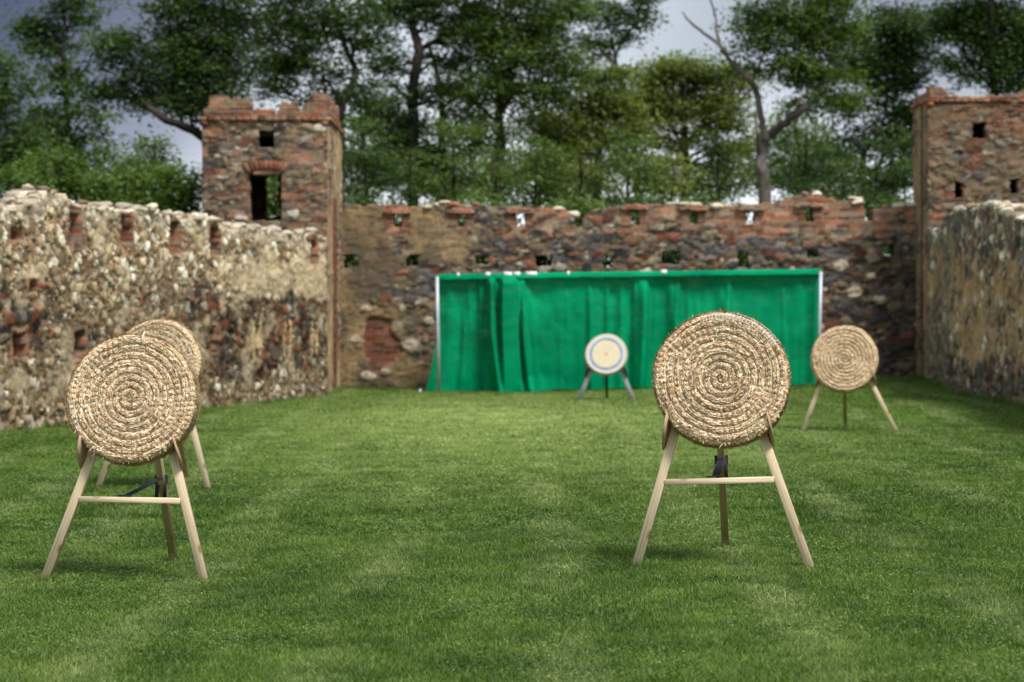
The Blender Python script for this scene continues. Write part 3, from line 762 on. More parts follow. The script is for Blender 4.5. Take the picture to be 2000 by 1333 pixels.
masonry('battlement', np.array([TX0 + .02, TY0 - .02, 0]), UX, WY, TX1 - TX0 - .04, .3, ZCOT - .004, ZCOT + .6, ct, lambda u, z: (brickpat(u, z, 6)[0] * .8, brickpat(u, z, 6)[1]), tw, cell=.026)
masonry('battlement', np.array([TX1 - .02, TY0 + .3, 0]), WY, -UX, TY1 - TY0 - .3, .3, ZCOT - .004, ZCOT + .6, lambda u: ZCOT + .18 + .24 * ((u % 1.1) < .6) - .05 * hsh(u * 7, u * 0, 1), lambda u, z: (brickpat(u, z, 7)[0] * .8, brickpat(u, z, 7)[1]), tw, cell=.03)
masonry('battlement', np.array([TX1 - .35, TY1 + .02, 0]), -UX, -WY, TX1 - TX0 - .4, .3, ZCOT - .004, ZCOT + .6, lambda u: ZCOT + .10 + .28 * ((u % .9) < .45), lambda u, z: (brickpat(u, z, 7)[0] * .8, brickpat(u, z, 7)[1]), tw, cell=.04)
masonry('battlement', np.array([TX0 + .02, TY1 - .35, 0]), -WY, UX, TY1 - TY0 - .7, .3, ZCOT - .004, ZCOT + .6, lambda u: ZCOT + .15 + .28 * ((u % .9) < .45), lambda u, z: brickpat(u, z, 8), tw, cell=.04)
tag(tw, 'square red brick and stone turret with open doorway and broken battlements behind the left wall', 'tower')

# right tower: front face y=43.4
SX0, SX1, SY0, SY1 = 7.46, 10.2, 43.4, 44.95
OS = np.array([SX0, SY0, 0]); tr = empty('stone_tower')
SCOR = zc_(207, 43.4); SCOT = zc_(194, 43.4)
sh = [hole(1912, 256, 23, 30, OS, UX), hole(1872, 371, 17, 30, OS, UX), hole(1981, 364, 17, 28, OS, UX)]
def right_tower_look(u, z):
    c, h = tower_look(4, .62, .06)(u, z)
    cb, hb = brickpat(u, z, 3)
    w = sstep(.46, .56, .6 * fbm(u * 1.5, z * 4, 2) + .4 * fbm(u * 4, z * 7, 5) + .22 * sstep(4.1, 5.0, z) - .08)
    tp = sstep(.5, .62, fbm(u * 1.2 + 5, z * 1.2, 3) - .12 * sstep(3.4, 4.2, z)) * .6
    c = c * (1 - w[..., None]) + cb * .68 * w[..., None]
    return c * (1 - tp[..., None]) + lin((112, 98, 78)) * tp[..., None], h
masonry('wall', OS, UX, WY, SX1 - SX0, .4, -.2, SCOT - .008, flat(SCOR + .1), right_tower_look, tr, sh, cell=.028, lined=False)
def rin_look(u, z):
    c, h = tower_look(6, .75, .06, .08)(u, z)
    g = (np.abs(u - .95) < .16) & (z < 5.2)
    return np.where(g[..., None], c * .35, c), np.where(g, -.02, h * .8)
masonry('wall', np.array([SX0, SY1, 0]), -WY, UX, SY1 - SY0 - .4 + .39, .4, -.2, SCOT - .008, flat(SCOR + .1), rin_look, tr, cell=.03)
masonry('wall', np.array([SX1 - .4, SY1, 0]), -UX, -WY, SX1 - SX0 - .8, .4, -.2, SCOT - .008, flat(SCOR + .1), tower_look(2), tr, cell=.06)
masonry('wall', np.array([SX1, SY0 + .4, 0]), WY, -UX, SY1 - SY0 - .4, .4, -.2, SCOT - .008, flat(SCOR + .1), tower_look(5), tr, cell=.06)
ring_cornice(tr, (SX0, SX1), (SY0, SY1), SCOR, SCOT, .05, 5)
mb = MB(); mb.add(np.array([(x, y, z) for z in (SCOR - .15, SCOR - .05) for x, y in ((SX0 + .41, SY0 + .41), (SX1 - .41, SY0 + .41), (SX1 - .41, SY1 - .41), (SX0 + .41, SY1 - .41))]), [(0, 3, 2, 1), (4, 5, 6, 7), (0, 1, 5, 4), (1, 2, 6, 5), (2, 3, 7, 6), (3, 0, 4, 7)], None, lin((110, 100, 90)))
mb.build('roof_slab', M['masonry'], tr)
sc = cren([(1806, 170), (1830, 169), (1848, 176), (1850, 186), (1900, 187), (1958, 186), (1960, 182), (1985, 185), (1988, 178), (2040, 177), (2041, 190), (2070, 190), (2071, 176), (2120, 176)], 43.4, SX0)
masonry('battlement', np.array([SX0 + .02, SY0 - .02, 0]), UX, WY, SX1 - SX0 - .04, .3, SCOT - .004, SCOT + .6, sc, lambda u, z: (brickpat(u, z, 6)[0] * .85, brickpat(u, z, 6)[1]), tr, cell=.028)
masonry('battlement', np.array([SX0 + .02, SY1, 0]), -WY, UX, SY1 - SY0 - .3, .3, SCOT - .004, SCOT + .6, lambda u: SCOT + .16 + .05 * (u > 1.9) - .04 * hsh(u * 7, u * 0, 1), lambda u, z: (brickpat(u, z, 7)[0] * .85, brickpat(u, z, 7)[1]), tr, cell=.03)
tag(tr, 'dark square brick and stone turret behind the tan plastered wall at the right edge', 'tower')
for r_, l_ in ((wall, OB), (lw, OL), (rw, OR), (tw, OT), (tr, OS)):
    rebase(r_, (float(l_[0]), float(l_[1]), float(ground(l_[0], l_[1]))))

# ------------------------------------------------------------------ curtain and its frame
DC = 44.0
fr = empty('backdrop_stand')
cl_, cr_ = P(857, 766, DC), P(1597, 756, DC)
ztl, ztr = P(855, 541, DC)[2], P(1600, 531, DC)[2]
for (px0, px1, zt, gx) in ((858, 854, ztl, cl_), (1596, 1601, ztr, cr_)):
    mb = MB(); b = P(px0, 0, DC); t = P(px1, 0, DC)
    yy = DC - .16
    tube(mb, [(b[0], yy, float(gz(b[0], yy)) - .05), ((b[0] + t[0]) / 2, yy, 1.0), (t[0], yy, zt)], [.032] * 3, 10)
    mb.build('post', M['steel'], fr, smooth=True)
    for dy in (0.75,):
        mb = MB(); tube(mb, [(b[0], DC + dy, float(gz(b[0], DC + .5)) - .03), (t[0], DC, zt)], [.02] * 2, 8); mb.build('brace', M['steel'], fr, smooth=True)
mb = MB(); tube(mb, [(P(853, 0, DC)[0], DC - .02, ztl), (P(1604, 0, DC)[0], DC - .02, ztr)], [.03, .03], 10); mb.build('top_rail', M['steel'], fr, smooth=True)
gp = P(821, 768, DC - .6); gp[2] = float(gz(gp[0], gp[1]))
mb = MB(); tube(mb, [P(854, 545, DC), (gp[0], gp[1], gp[2] + .05)], [.006, .006], 5); mb.build('guy_line', M['rope'], fr)
mb = MB(); tube(mb, [(gp[0] - .02, gp[1], gp[2] - .05), (gp[0], gp[1], gp[2] + .07)], [.018, .022], 8); mb.build('peg', M['steel'], fr)
tag(fr, 'grey steel tube stand on two posts holding up the green curtain', 'stand')
rebase(fr, (float(cl_[0]), DC, float(gz(cl_[0], DC))))

def build_curtain():
    rg = np.random.default_rng(21)
    nx, nz = 700, 70
    s = np.linspace(0, 1, nx + 1); q = np.linspace(0, 1, nz + 1)          # q: 0 top, 1 hem
    S, Qq = np.meshgrid(s, q)
    px = 855 + S * (1601 - 855)
    left = np.where(Qq > .45, ((Qq - .45) / .55) ** 1.3 * 24, 0)
    pxe = px - left * sstep(.10, 0, S)
    xw = (pxe - 1000) / F * DC
    y = np.zeros(px.shape)
    folds = []
    # bundles: (top px range, foot shift, number, depth)
    for a, b, sh_, n, dep in ((862, 920, -4, 5, .05), (915, 1030, 14, 16, .22), (1030, 1140, 4, 5, .03), (1150, 1215, -2, 6, .06), (1235, 1290, -6, 7, .11), (1300, 1330, 4, 4, .13), (1340, 1400, 0, 3, .03), (1405, 1425, -6, 4, .10), (1440, 1600, 0, 6, .025)):
        for i in range(n):
            xt = rg.uniform(a, b); folds.append((xt, xt + sh_ * rg.uniform(.2, 1.6) + rg.uniform(-6, 6), rg.uniform(4, 9), dep * rg.uniform(.4, 1.2), rg.uniform(-.2, .35)))
    folds += [(1012, 1040, 5, .16, 0), (1002, 1022, 6, .14, .1), (985, 990, 6, .14, 0), (960, 955, 7, .12, 0), (1018, 1052, 5, .12, .25)]
    for xt, xb, w, dep, st in folds:
        xc = xt + (xb - xt) * Qq ** 1.8
        y -= dep * np.exp(-((px - xc) / (w * (1 + .35 * Qq))) ** 2) * sstep(st - .05, st + .3, Qq + .12)
    y += .12 * (fbm(S * 9, Qq * 2.2, 2) - .5) + .02 * (fbm(S * 60, Qq * 6, 4) - .5)
    y += .05 * sstep(.1, 0, S) * Qq + .02
    y = np.maximum(y, -.48)
    y = np.where(S < .03, np.maximum(y, 0.0), y)
    zt = ztl + (ztr - ztl) * S + .012 * (fbm(S * 40, S * 0, 3) - .5) * 2
    zb = gz(xw, DC + y) + .012 + .03 * fbm(S * 30, S * 0 + 2, 1) * (S > .3)
    bulge = np.exp(-((px - 1030 - 10 * Qq) / 22) ** 2) * sstep(.86, 1, Qq)
    Z = zt + .035 - Qq * (zt + .035 - zb)
    Y = DC + .02 + y * sstep(0, .08, Qq) - .06 * (1 - sstep(0, .05, Qq)) - .2 * bulge
    V = np.stack([xw, Y, Z], -1).reshape(-1, 3)
    i = np.arange(nz)[:, None] * (nx + 1); j = np.arange(nx)[None, :]
    Q = np.stack([i + j, i + nx + 1 + j, i + nx + 2 + j, i + j + 1], -1).reshape(-1, 4)
    c = empty('curtain')
    o = mesh_np('cloth', V, [Q], M['curtain'], c, smooth=True)
        # hem folded over the rail
    n2 = 10; t = np.linspace(0, 1, n2 + 1); S2, T2 = np.meshgrid(s, t)
    an = np.pi * np.clip(T2 * 1.5, 0, 1); drop = np.clip(T2 * 3 - 2, 0, 1)
    zt2 = ztl + (ztr - ztl) * S2
    wv = .012 * (fbm(S2 * 80, T2 * 2, 3) - .5)
    x2 = (855 - 1 + S2 * (1603 - 854) - 1000) / F * DC
    Y2 = DC - .03 + .055 * np.cos(an) + wv - .02 * drop; Z2 = zt2 + .045 * np.sin(an) - drop * (.035 + .03 * fbm(S2 * 50, S2 * 0, 6)) + wv
    V = np.stack([x2, Y2, Z2], -1).reshape(-1, 3)
    i = np.arange(n2)[:, None] * (nx + 1)
    Q = np.stack([i + j, i + j + 1, i + nx + 2 + j, i + nx + 1 + j], -1).reshape(-1, 4)
    o = mesh_np('top_hem', V, [Q], M['curtain'], c, smooth=True)
    sd = o.modifiers.new('Solidify', 'SOLIDIFY'); sd.thickness = .006
    for pxa, wd in ((953, 9), (992, 16), (1010, 12), (1038, 22), (1110, 5), (1296, 12), (895, 5)):     # white clips showing along the rail
        a = P(pxa - wd / 2, 0, DC)[0]; b = P(pxa + wd / 2, 0, DC)[0]; zz = ztl + (ztr - ztl) * (pxa - 855) / 745
        mb = MB(); beam(mb, (a, DC - .05, zz + .03), (b, DC - .05, zz + .03), .085, .075, (0, 1, 0), .02); mb.build('tie', M['whitetape'], c)
    tag(c, 'bright green net curtain gathered in folds hanging in front of the ruined wall', 'curtain')
    rebase(c, (float(cr_[0] + cl_[0]) / 2, DC, float(gz(2, DC))))
build_curtain()

# ------------------------------------------------------------------ targets and stands
def straw_disc(name, seed, Rr=.396, th=.13, pitch=.043, fuzz=1.0, tone=1.0, relief=1.0):
    """coiled straw boss, face towards -Y, centre at origin"""
    rg = np.random.default_rng(seed)
    root = empty(name)
    base = lin((208, 184, 150)) * tone
    nr, nt = 130, 480
    th_ = np.arange(nt) / nt * 2 * np.pi
    def edge(t): return Rr * (1 + .010 * np.sin(2 * t + seed) + .008 * np.sin(5 * t + 2 * seed) + .012 * (vnoise(t * 14, t * 0 + seed, 3) - .5))
    def face_h(r, t, k=0):
        ph = r / pitch - t / (2 * np.pi) + .12 * (vnoise(t * 5, r * 8, 2 + k) - .5)
        ph = ph + .10 * (vnoise(t * 17, r * 31, 5) - .5) + .07 * (vnoise(t * 43, r * 70, 1) - .5)
        f = ph - np.floor(ph); ring = np.floor(ph)
        hh = .022 * np.sqrt(np.clip(1 - (2 * f - 1) ** 2, 0, 1)) * (.7 + .6 * vnoise(t * 9, r * 40, 6)) - .010
        arc = t * np.maximum((ring + t / (2 * np.pi) + .5) * pitch, .01)
        ph2 = arc / .036 + hsh(ring, ring * 0 + seed, 1) * 3
        b = ph2 - np.floor(ph2)
        amp = sstep(.12, .24, r)
        hh = hh * relief
        hh = hh - .013 * amp * np.exp(-((b - .5) / .15) ** 2) * np.sin(np.pi * f)
        hh = hh + .008 * (vnoise(t * r * 260, r * 260, 5) - .5) + .010 * (fbm(t * r * 40 + 3, r * 60, 1) - .5)
        return hh + .012 * (fbm(r * 7 * np.cos(t) + 9, r * 7 * np.sin(t) + 9, 6) - .5), f, ring, b
    def straw_col(a, b, r):
        v = .55 + .9 * r
        c = base * v[..., None]
        red = sstep(.55, .75, fbm(a * 3, b * 3, seed))
        return c * (1 - .5 * red[..., None]) + lin((160, 112, 70)) * v[..., None] * .5 * red[..., None]
    rr = np.linspace(0.0, 1, nr + 1)[1:]
    RR, TT = np.meshgrid(rr, th_, indexing='ij')
    r = RR * edge(TT)
    h, f, ring, b = face_h(r, TT)
    rim = sstep(.965, 1.0, RR)
    y = -(th / 2 + h) + rim * .022
    Vf = np.stack([r * np.cos(TT), y, r * np.sin(TT)], -1)
    Cf = straw_col(r * np.cos(TT) * 4 + 30, r * np.sin(TT) * 4 + 30, .6 * hsh(np.floor(TT * r * 200), np.floor(r * 330), 2) + .4 * vnoise(TT * r * 60, r * 120, 4))
    # rim: stacked coils
    nk = 26; kk = np.linspace(0, 1, nk + 1)[1:-1]
    KK, TK = np.meshgrid(kk, th_, indexing='ij')
    lay = KK * 3.0; fl = lay - np.floor(lay)
    er = edge(TK) * 1.0 + .014 * np.sqrt(np.clip(1 - (2 * fl - 1) ** 2, 0, 1)) + .007 * (vnoise(TK * 90, KK * 30, 3) - .5)
    arc = TK * Rr / .036; er = er - .004 * np.exp(-((arc - np.floor(arc) - .5) / .16) ** 2)
    Vr = np.stack([er * np.cos(TK), -(th / 2) + .022 + KK * (th - .03), er * np.sin(TK)], -1)
    Cr = straw_col(TK * 4, KK * 3 + 20, .5 * hsh(np.floor(TK * 110), np.floor(KK * 18), 3) + .5 * vnoise(TK * 40, KK * 9, 2)) * .92
    # back
    rbk = np.linspace(1, 0, 14)[:-1]
    RB, TB = np.meshgrid(rbk, th_, indexing='ij')
    Vb = np.stack([RB * edge(TB) * np.cos(TB), th / 2 + .01 * np.sin(RB * 30), RB * edge(TB) * np.sin(TB)], -1)
    Cb = straw_col(RB * 4, TB, hsh(np.floor(TB * 60), np.floor(RB * 20), 1)) * .9
    V = np.concatenate([a.reshape(-1, 3) for a in (Vf, Vr, Vb)] + [[[0, -th / 2, 0], [0, th / 2, 0]]])
    C = np.concatenate([a.reshape(-1, 3) for a in (Cf, Cr, Cb)] + [[base, base]])
    rows = nr + (nk - 1) + 13
    i = np.arange(rows - 1)[:, None] * nt; j = np.arange(nt)[None, :]; j2 = (j + 1) % nt
    Q = np.stack([i + j, i + j2, i + nt + j2, i + nt + j], -1).reshape(-1, 4)
    jj = np.arange(nt); jn = (jj + 1) % nt; c0 = rows * nt
    T = np.concatenate([np.stack([jj * 0 + c0, jn, jj], -1), np.stack([jj * 0 + c0 + 1, (rows - 1) * nt + jj, (rows - 1) * nt + jn], -1)])
    mesh_np('straw_coil', V, [Q, T], M['straw'], root, C, smooth=True)
    # loose straws laid along the coils
    def strands(n, r, t, ang, L, w, lift, tip, cols, on_rim=False, yy=None):
        """3-point ribbons following the face (or the rim)"""
        st = np.array([-.5, 0, .5])
        ct, stn = np.cos(t), np.sin(t)
        tx, tz = -stn, ct                      # tangent
        dx = tx * np.cos(ang) + ct * np.sin(ang); dz = tz * np.cos(ang) + stn * np.sin(ang)
        pts = []
        for k, s_ in enumerate(st):
            x = r * ct + dx * L * s_; z = r * stn + dz * L * s_
            r2 = np.sqrt(x * x + z * z); t2 = np.arctan2(z, x) % (2 * np.pi)
            # pull back to the arc so that long pieces bend with the coil
            bend = np.cos(ang) ** 2
            rn = r2 + (r - r2) * bend
            x = rn * np.cos(t2); z = rn * np.sin(t2)
            hh = face_h(np.minimum(rn, Rr * .99), t2)[0]
            y_ = -(th / 2 + hh + lift) - (tip if k != 1 else 0)
            y_ = y_ + .022 * sstep(.95, 1.01, rn / Rr)
            pts.append(np.stack([x, y_, z], -1))
        nx_ = -dz * w / 2; nz_ = dx * w / 2; off = np.stack([nx_, (rg.random(n) - .5) * w, nz_], -1)
        V = np.stack([pts[0] - off, pts[0] + off, pts[1] - off, pts[1] + off, pts[2] - off, pts[2] + off], 1).reshape(-1, 3)
        k = np.arange(n)[:, None] * 6
        Q = np.concatenate([k + np.array([[0, 1, 3, 2]]), k + np.array([[2, 3, 5, 4]])])
        return V, Q, np.repeat(cols, 6, axis=0)
    n = int(17000 * fuzz)
    r = Rr * np.sqrt(rg.uniform(0.0005, 1, n)); t = rg.uniform(0, 2 * np.pi, n)
    ff = face_h(r, t)[1]; kp = np.abs(ff - .5) < rg.uniform(.2, .48, n); bb = face_h(r, t)[3]; kp &= (np.abs(bb - .5) > .24) | (rg.random(n) < .22) | (r < .12); r = r[kp]; t = t[kp]; n = len(r)
    tonev = .72 + .5 * vnoise(face_h(r, t)[2] * 3.3, t * 1.7, 2)
    ang = rg.normal(0, .30, n) * np.where(rg.random(n) < .12, 3, 1); L = np.where(rg.random(n) < .8, rg.uniform(.012, .026, n), rg.uniform(.02, .05, n)) * np.clip(r / .15, .5, 1); w = rg.uniform(.0025, .0055, n)
    cc = pick(lin(np.array([(238, 222, 192), (224, 202, 166), (202, 172, 132), (140, 104, 72), (242, 230, 206), (208, 172, 140), (234, 216, 184)])), rg.random(n)) * rg.uniform(.85, 1.15, (n, 1)) * tone * tonev[:, None]
    mb = MB()
    V, Q, C = strands(n, r, t, ang, L, w, rg.uniform(0, .004, n), rg.normal(.001, .004, n), cc); mb.add(V, Q, None, C)
    # rim straws
    n = int(2600 * fuzz); t = rg.uniform(0, 2 * np.pi, n); yk = rg.uniform(-th / 2 + .01, th / 2 - .01, n); a2 = rg.normal(0, .4, n); L = rg.uniform(.02, .07, n); w = rg.uniform(.0025, .005, n)
    pts = []
    for s_ in (-.5, 0, .5):
        t2 = t + np.cos(a2) * L * s_ / Rr; e = edge(t2) + .012 + rg.normal(0, .004, n) + (.006 * abs(s_) * 2)
        pts.append(np.stack([e * np.cos(t2), yk + np.sin(a2) * L * s_, e * np.sin(t2)], -1))
    off = np.stack([0 * w, w / 2, 0 * w], -1)
    V = np.stack([pts[0] - off, pts[0] + off, pts[1] - off, pts[1] + off, pts[2] - off, pts[2] + off], 1).reshape(-1, 3); k = np.arange(n)[:, None] * 6
    cc = pick(lin(np.array([(222, 202, 166), (200, 174, 130), (172, 140, 98), (142, 112, 76)])), rg.random(n)) * rg.uniform(.75, 1.1, (n, 1)) * tone
    mb.add(V, np.concatenate([k + np.array([[0, 1, 3, 2]]), k + np.array([[2, 3, 5, 4]])]), None, np.repeat(cc, 6, axis=0))
    # ends sticking out round the edge and from the face
    n = int(1500 * fuzz); t = rg.uniform(0, 2 * np.pi, n); e0 = edge(t); ro = rg.uniform(-.05, .012, n); ln_ = rg.uniform(.006, .024, n) * np.where(rg.random(n) < .06, 1.7, 1)
    yk = np.where(rg.random(n) < .7, -th / 2 + rg.uniform(-.012, .03, n), rg.uniform(-th / 2, th / 2, n))
    p0 = np.stack([(e0 + ro) * np.cos(t), yk, (e0 + ro) * np.sin(t)], -1)
    sw = rg.normal(0, .8, n); d = np.stack([np.cos(t) * np.cos(sw) - np.sin(t) * np.sin(sw), rg.normal(-.25, .45, n), np.sin(t) * np.cos(sw) + np.cos(t) * np.sin(sw)], -1)
    p1 = p0 + d * ln_[:, None]; off = np.stack([-np.sin(t), 0 * t, np.cos(t)], -1) * rg.uniform(.0014, .003, (n, 1)) + np.array([0, .0014, 0])
    V = np.stack([p0 - off, p0 + off, p1], 1).reshape(-1, 3); k = np.arange(n)[:, None] * 3
    cc = pick(lin(np.array([(226, 206, 168), (206, 178, 132), (176, 142, 96)])), rg.random(n)) * tone
    mb.add(V, None, k + np.array([[0, 1, 2]]), np.repeat(cc, 3, axis=0))
    n = int(700 * fuzz); r = Rr * np.sqrt(rg.uniform(.001, .97, n)); t = rg.uniform(0, 2 * np.pi, n); hh = face_h(r, t)[0]
    p0 = np.stack([r * np.cos(t), -(th / 2 + hh) + .003, r * np.sin(t)], -1); p1 = p0 + np.stack([rg.normal(0, .012, n), -rg.uniform(.004, .02, n), rg.normal(0, .012, n)], -1)
    off = rg.normal(0, .0014, (n, 3)) + np.array([.0008, 0, .0008]); V = np.stack([p0 - off, p0 + off, p1], 1).reshape(-1, 3); k = np.arange(n)[:, None] * 3
    cc = pick(lin(np.array([(232, 214, 178), (206, 178, 132), (150, 112, 72)])), rg.random(n)) * tone
    mb.add(V, None, k + np.array([[0, 1, 2]]), np.repeat(cc, 3, axis=0))
    # stitches across each coil
    for ring_ in range(3, int(Rr / pitch)):
        m = max(6, int(2 * np.pi * (ring_ + .5) * pitch / .036))
        off = rg.random()
        for q in range(m):
            if rg.random() < .45: continue
            t = (q + off) / m * 2 * np.pi; rc = (ring_ + t / (2 * np.pi)) * pitch
            if rc + pitch > Rr: continue
            pts = []
            for s_ in np.linspace(.08, .92, 4):
                r_ = rc + s_ * pitch; t_ = t + (s_ - .5) * rg.uniform(-.02, .05) / max(r_, .1)
                hh = .022 * math.sqrt(max(0, 1 - (2 * s_ - 1) ** 2)) - .010
                pts.append((r_ * math.cos(t_), -(th / 2 + hh), r_ * math.sin(t_)))
            tube(mb, pts, [.0018] * 4, 3, lin((226, 208, 172)) * rg.uniform(.7, 1.05), False)
    mb.build('loose_straw', M['straw'], root)
    return root

def netting(root, Rr, th, a0, a1, seed):
    rg = np.random.default_rng(seed); mb = MB()
    for a in np.arange(R(a0), R(a1), .055):
        pts = []
        for (r_, y_) in ((Rr * rg.uniform(.85, .91), -th / 2 - .016), (Rr * .93, -th / 2 - .024), (Rr * .99, -th / 2 - .008), (Rr * 1.045, -th / 2 + .04), (Rr * 1.05, th / 2 - .01)):
            t = a + rg.normal(0, .006); pts.append((r_ * math.cos(t), y_, r_ * math.sin(t)))
        tube(mb, pts, [.0013] * 5, 4, None, False)
    for r_, y_ in ((Rr * .91, -th / 2 - .025), (Rr * .975, -th / 2 - .014), (Rr * 1.04, -th / 2 + .03), (Rr * 1.05, 0), (Rr * 1.05, .04)):
        pts = [(r_ * math.cos(t) * (1 + rg.normal(0, .003)), y_, r_ * math.sin(t)) for t in np.arange(R(a0), R(a1), .04)]
        tube(mb, pts, [.0013] * len(pts), 4, None, False)
    mb.build('netting', M['twine'], root)

def stand(name, spread, apex, tilt, rear, bar, plate_h, wood, rearwood=None, lw_=.054, lt=.042, strap=True, ply=None):
    """three-legged easel: origin midway between the front feet, back leg towards +Y"""
    root = empty(name); rearwood = rearwood or wood
    yt = apex * math.tan(R(tilt))
    out = []
    def leg(a, b, w, t, side, mat):
        a = np.asarray(a, float); b = np.asarray(b, float)
        # local frame so that the grain runs along the leg
        L = np.linalg.norm(b - a); d = (b - a) / L; s = np.asarray(side, float); s = s - d * s.dot(d); s /= np.linalg.norm(s); u = np.cross(d, s)
        mb = MB(); beam(mb, (0, 0, 0), (0, 0, L), w, t, (1, 0, 0))
        o = mb.build('leg', mat, root)
        from mathutils import Matrix
        m = Matrix(((s[0], u[0], d[0], a[0]), (s[1], u[1], d[1], a[1]), (s[2], u[2], d[2], a[2]), (0, 0, 0, 1)))
        o.matrix_local = m
        return o
    nrm = np.array([0, math.cos(R(tilt)), -math.sin(R(tilt))])
    for sx in (-1, 1):
        leg((sx * spread / 2, 0, -.012), (sx * .045, yt, apex), lw_, lt, (1, 0, 0), wood)
    leg((0, rear, -.012), (0, yt + .05, apex - .03), lt * 1.05, lw_, (1, 0, 0), rearwood)
    # top block joining the legs
    mb = MB(); beam(mb, (-.10, yt + .0, apex - .05), (.10, yt + .0, apex - .05), .05, .05, (0, 0, 1)); mb.build('top_block', wood, root)
    def at(sx, h):
        f = h / apex
        return np.array([sx * (spread / 2 + (.045 - spread / 2) * f), yt * f, h])
    if bar:
        a = at(-1, bar); b = at(1, bar); mb = MB()
        L = b[0] - a[0] - lw_ * 1.02
        beam(mb, (0, 0, -L / 2), (0, 0, L / 2), .044, .034, (0, 1, 0))
        o = mb.build('crossbar', wood, root); o.location = (0, a[1] - .004, bar); o.rotation_euler = (0, R(90), 0)
    for sx in (-1, 1):          # plywood cheeks the boss sits between
        c = at(sx, plate_h); d = at(sx, plate_h + .1) - c; d /= np.linalg.norm(d)
        sdir = np.array([sx, 0, 0]) - d * d[0] * sx; sdir /= np.linalg.norm(sdir)
        n_ = -nrm
        q = c + sdir * (lw_ / 2 + .001)
        n_ = n_ * math.cos(.12) + sdir * math.sin(.12)
        poly = [q - d * .045 - n_ * .022, q - d * .085 + n_ * .015, q - d * .02 + n_ * .13, q + d * .095 + n_ * .19, q + d * .085 - n_ * .022]
        mb = MB(); prism(mb, poly, sdir * .012); mb.build('support_plate', ply or M['ply'], root)
    if strap:
        f = (bar + .03) / (apex - .03); ry = rear + (yt + .05 - rear) * f
        cy = yt * bar / apex
        mb = MB()
        beam(mb, (-.02, cy + .02, bar + .028), (0.0, ry - .02, bar + .085), .045, .004, (1, 0, 0), .001)
        beam(mb, (-.075, cy - .002, bar + .027), (.01, cy - .002, bar + .027), .03, .006, (0, 1, 0), .001)
        mb.build('strap', M['webbing'], root)
        mb = MB()
        for (dx, w2) in ((-.024, .026), (.026, .022)):
            beam(mb, (dx, ry - .035, bar + .085), (dx * 1.1, ry - .05, bar - .055), w2, .004, (1, 0, 0), .001)
        beam(mb, (-.042, ry - .034, bar + .075), (.042, ry - .034, bar + .075), .055, .006, (0, 0, 1), .001)
        mb.build('strap', M['webbing'], root)
    return root
def copy_tree(o, parent=None):
    c = o.copy(); col.objects.link(c)
    if parent is not None: c.parent = parent; c.matrix_parent_inverse = o.matrix_parent_inverse
    for ch in o.children: copy_tree(ch, c)
    return c

def place_stand(root, px, py, d, yaw, roll):
    p = P(px, py, d); root.rotation_mode = 'XYZ'
    root.location = (p[0], p[1], float(gz(p[0], p[1])) if py is None else p[2]); root.rotation_euler = (0, R(roll), R(yaw))
def place_disc(root, st, hc, tilt, off, spin=0, dx=0.0):
    """boss leaning on the stand: centre hc above the feet, off in front of the leg plane"""
    from mathutils import Matrix, Euler
    m = Euler(st.rotation_euler).to_matrix().to_4x4(); m.translation = st.location
    y = hc * math.tan(R(tilt)) - off
    loc = Matrix.Translation((dx, y, hc)) @ Euler((R(-tilt), 0, 0)).to_matrix().to_4x4() @ Euler((0, R(spin), 0)).to_matrix().to_4x4()
    mm = m @ loc
    root.location = mm.translation; root.rotation_euler = mm.to_euler()

TILT = 13
GS = 'wooden target stands on the lawn'; GT = 'round straw archery targets on wooden stands'
S1 = stand('target_stand', 1.018, 1.44, TILT, 1.25, .50, .755, M['wood'], M['rearwood'])
S2 = copy_tree(S1); S3 = copy_tree(S1)
# the feet sit at the pixels of the photo; +roll lowers the right foot
place_stand(S1, 1410, 1110, 14.08, -6, -2.0)
place_stand(S2, 243, 1139, 14.83, -6, 0.5)
place_stand(S3, 299, 957, 21.6, -6, 0.0)
S4 = stand('target_stand', 1.13, 1.18, 12, 1.15, 0, .60, M['wood'], M['rearwood'], strap=False)
place_stand(S4, 1657, 843, 29.3, -6, -2.8)
S5 = stand('target_stand', .93, 1.02, 12, .95, 0, .44, M['greypaint'], M['darkpaint'], lw_=.07, strap=False, ply=M['darkpaint'])
place_stand(S5, 1184, 783, 40.5, -3, 0)
tag(S1, 'pale pine three-legged stand with a black strap directly behind its crossbar, right of centre', 'target stand', GS)
tag(S2, 'pale pine three-legged stand with crossbar at the lower left, nearest the rubble wall side', 'target stand', GS)
tag(S3, 'pale pine stand mostly hidden behind the front left straw target', 'target stand', GS)
tag(S4, 'low wide pine stand without crossbar near the right wall', 'target stand', GS)
tag(S5, 'grey painted stand with dark back leg in front of the green curtain', 'target stand', GS)

D1 = straw_disc('straw_target', 3, Rr=.388); netting(D1, .388, .13, 30, 108, 4)
D2 = straw_disc('straw_target', 8, pitch=.046)
D3 = copy_tree(D2)
D4 = straw_disc('straw_target', 5, fuzz=.5, pitch=.044, tone=1.06, relief=1.35)
place_disc(D1, S1, 1.09, TILT, .09, 0, .033)
place_disc(D2, S2, 1.12, TILT, .09)
place_disc(D3, S3, 1.12, TILT, .09, 130)
place_disc(D4, S4, .875, 12, .09, 200)
tag(D1, 'large coiled straw target with pale netting on its upper right rim, before the green curtain', 'archery target', GT)
tag(D2, 'large coiled straw target at the lower left, overlapping another target behind it', 'archery target', GT)
tag(D3, 'coiled straw target half hidden behind the front left target', 'archery target', GT)
tag(D4, 'pale straw target on the low stand right of the green curtain', 'archery target', GT)
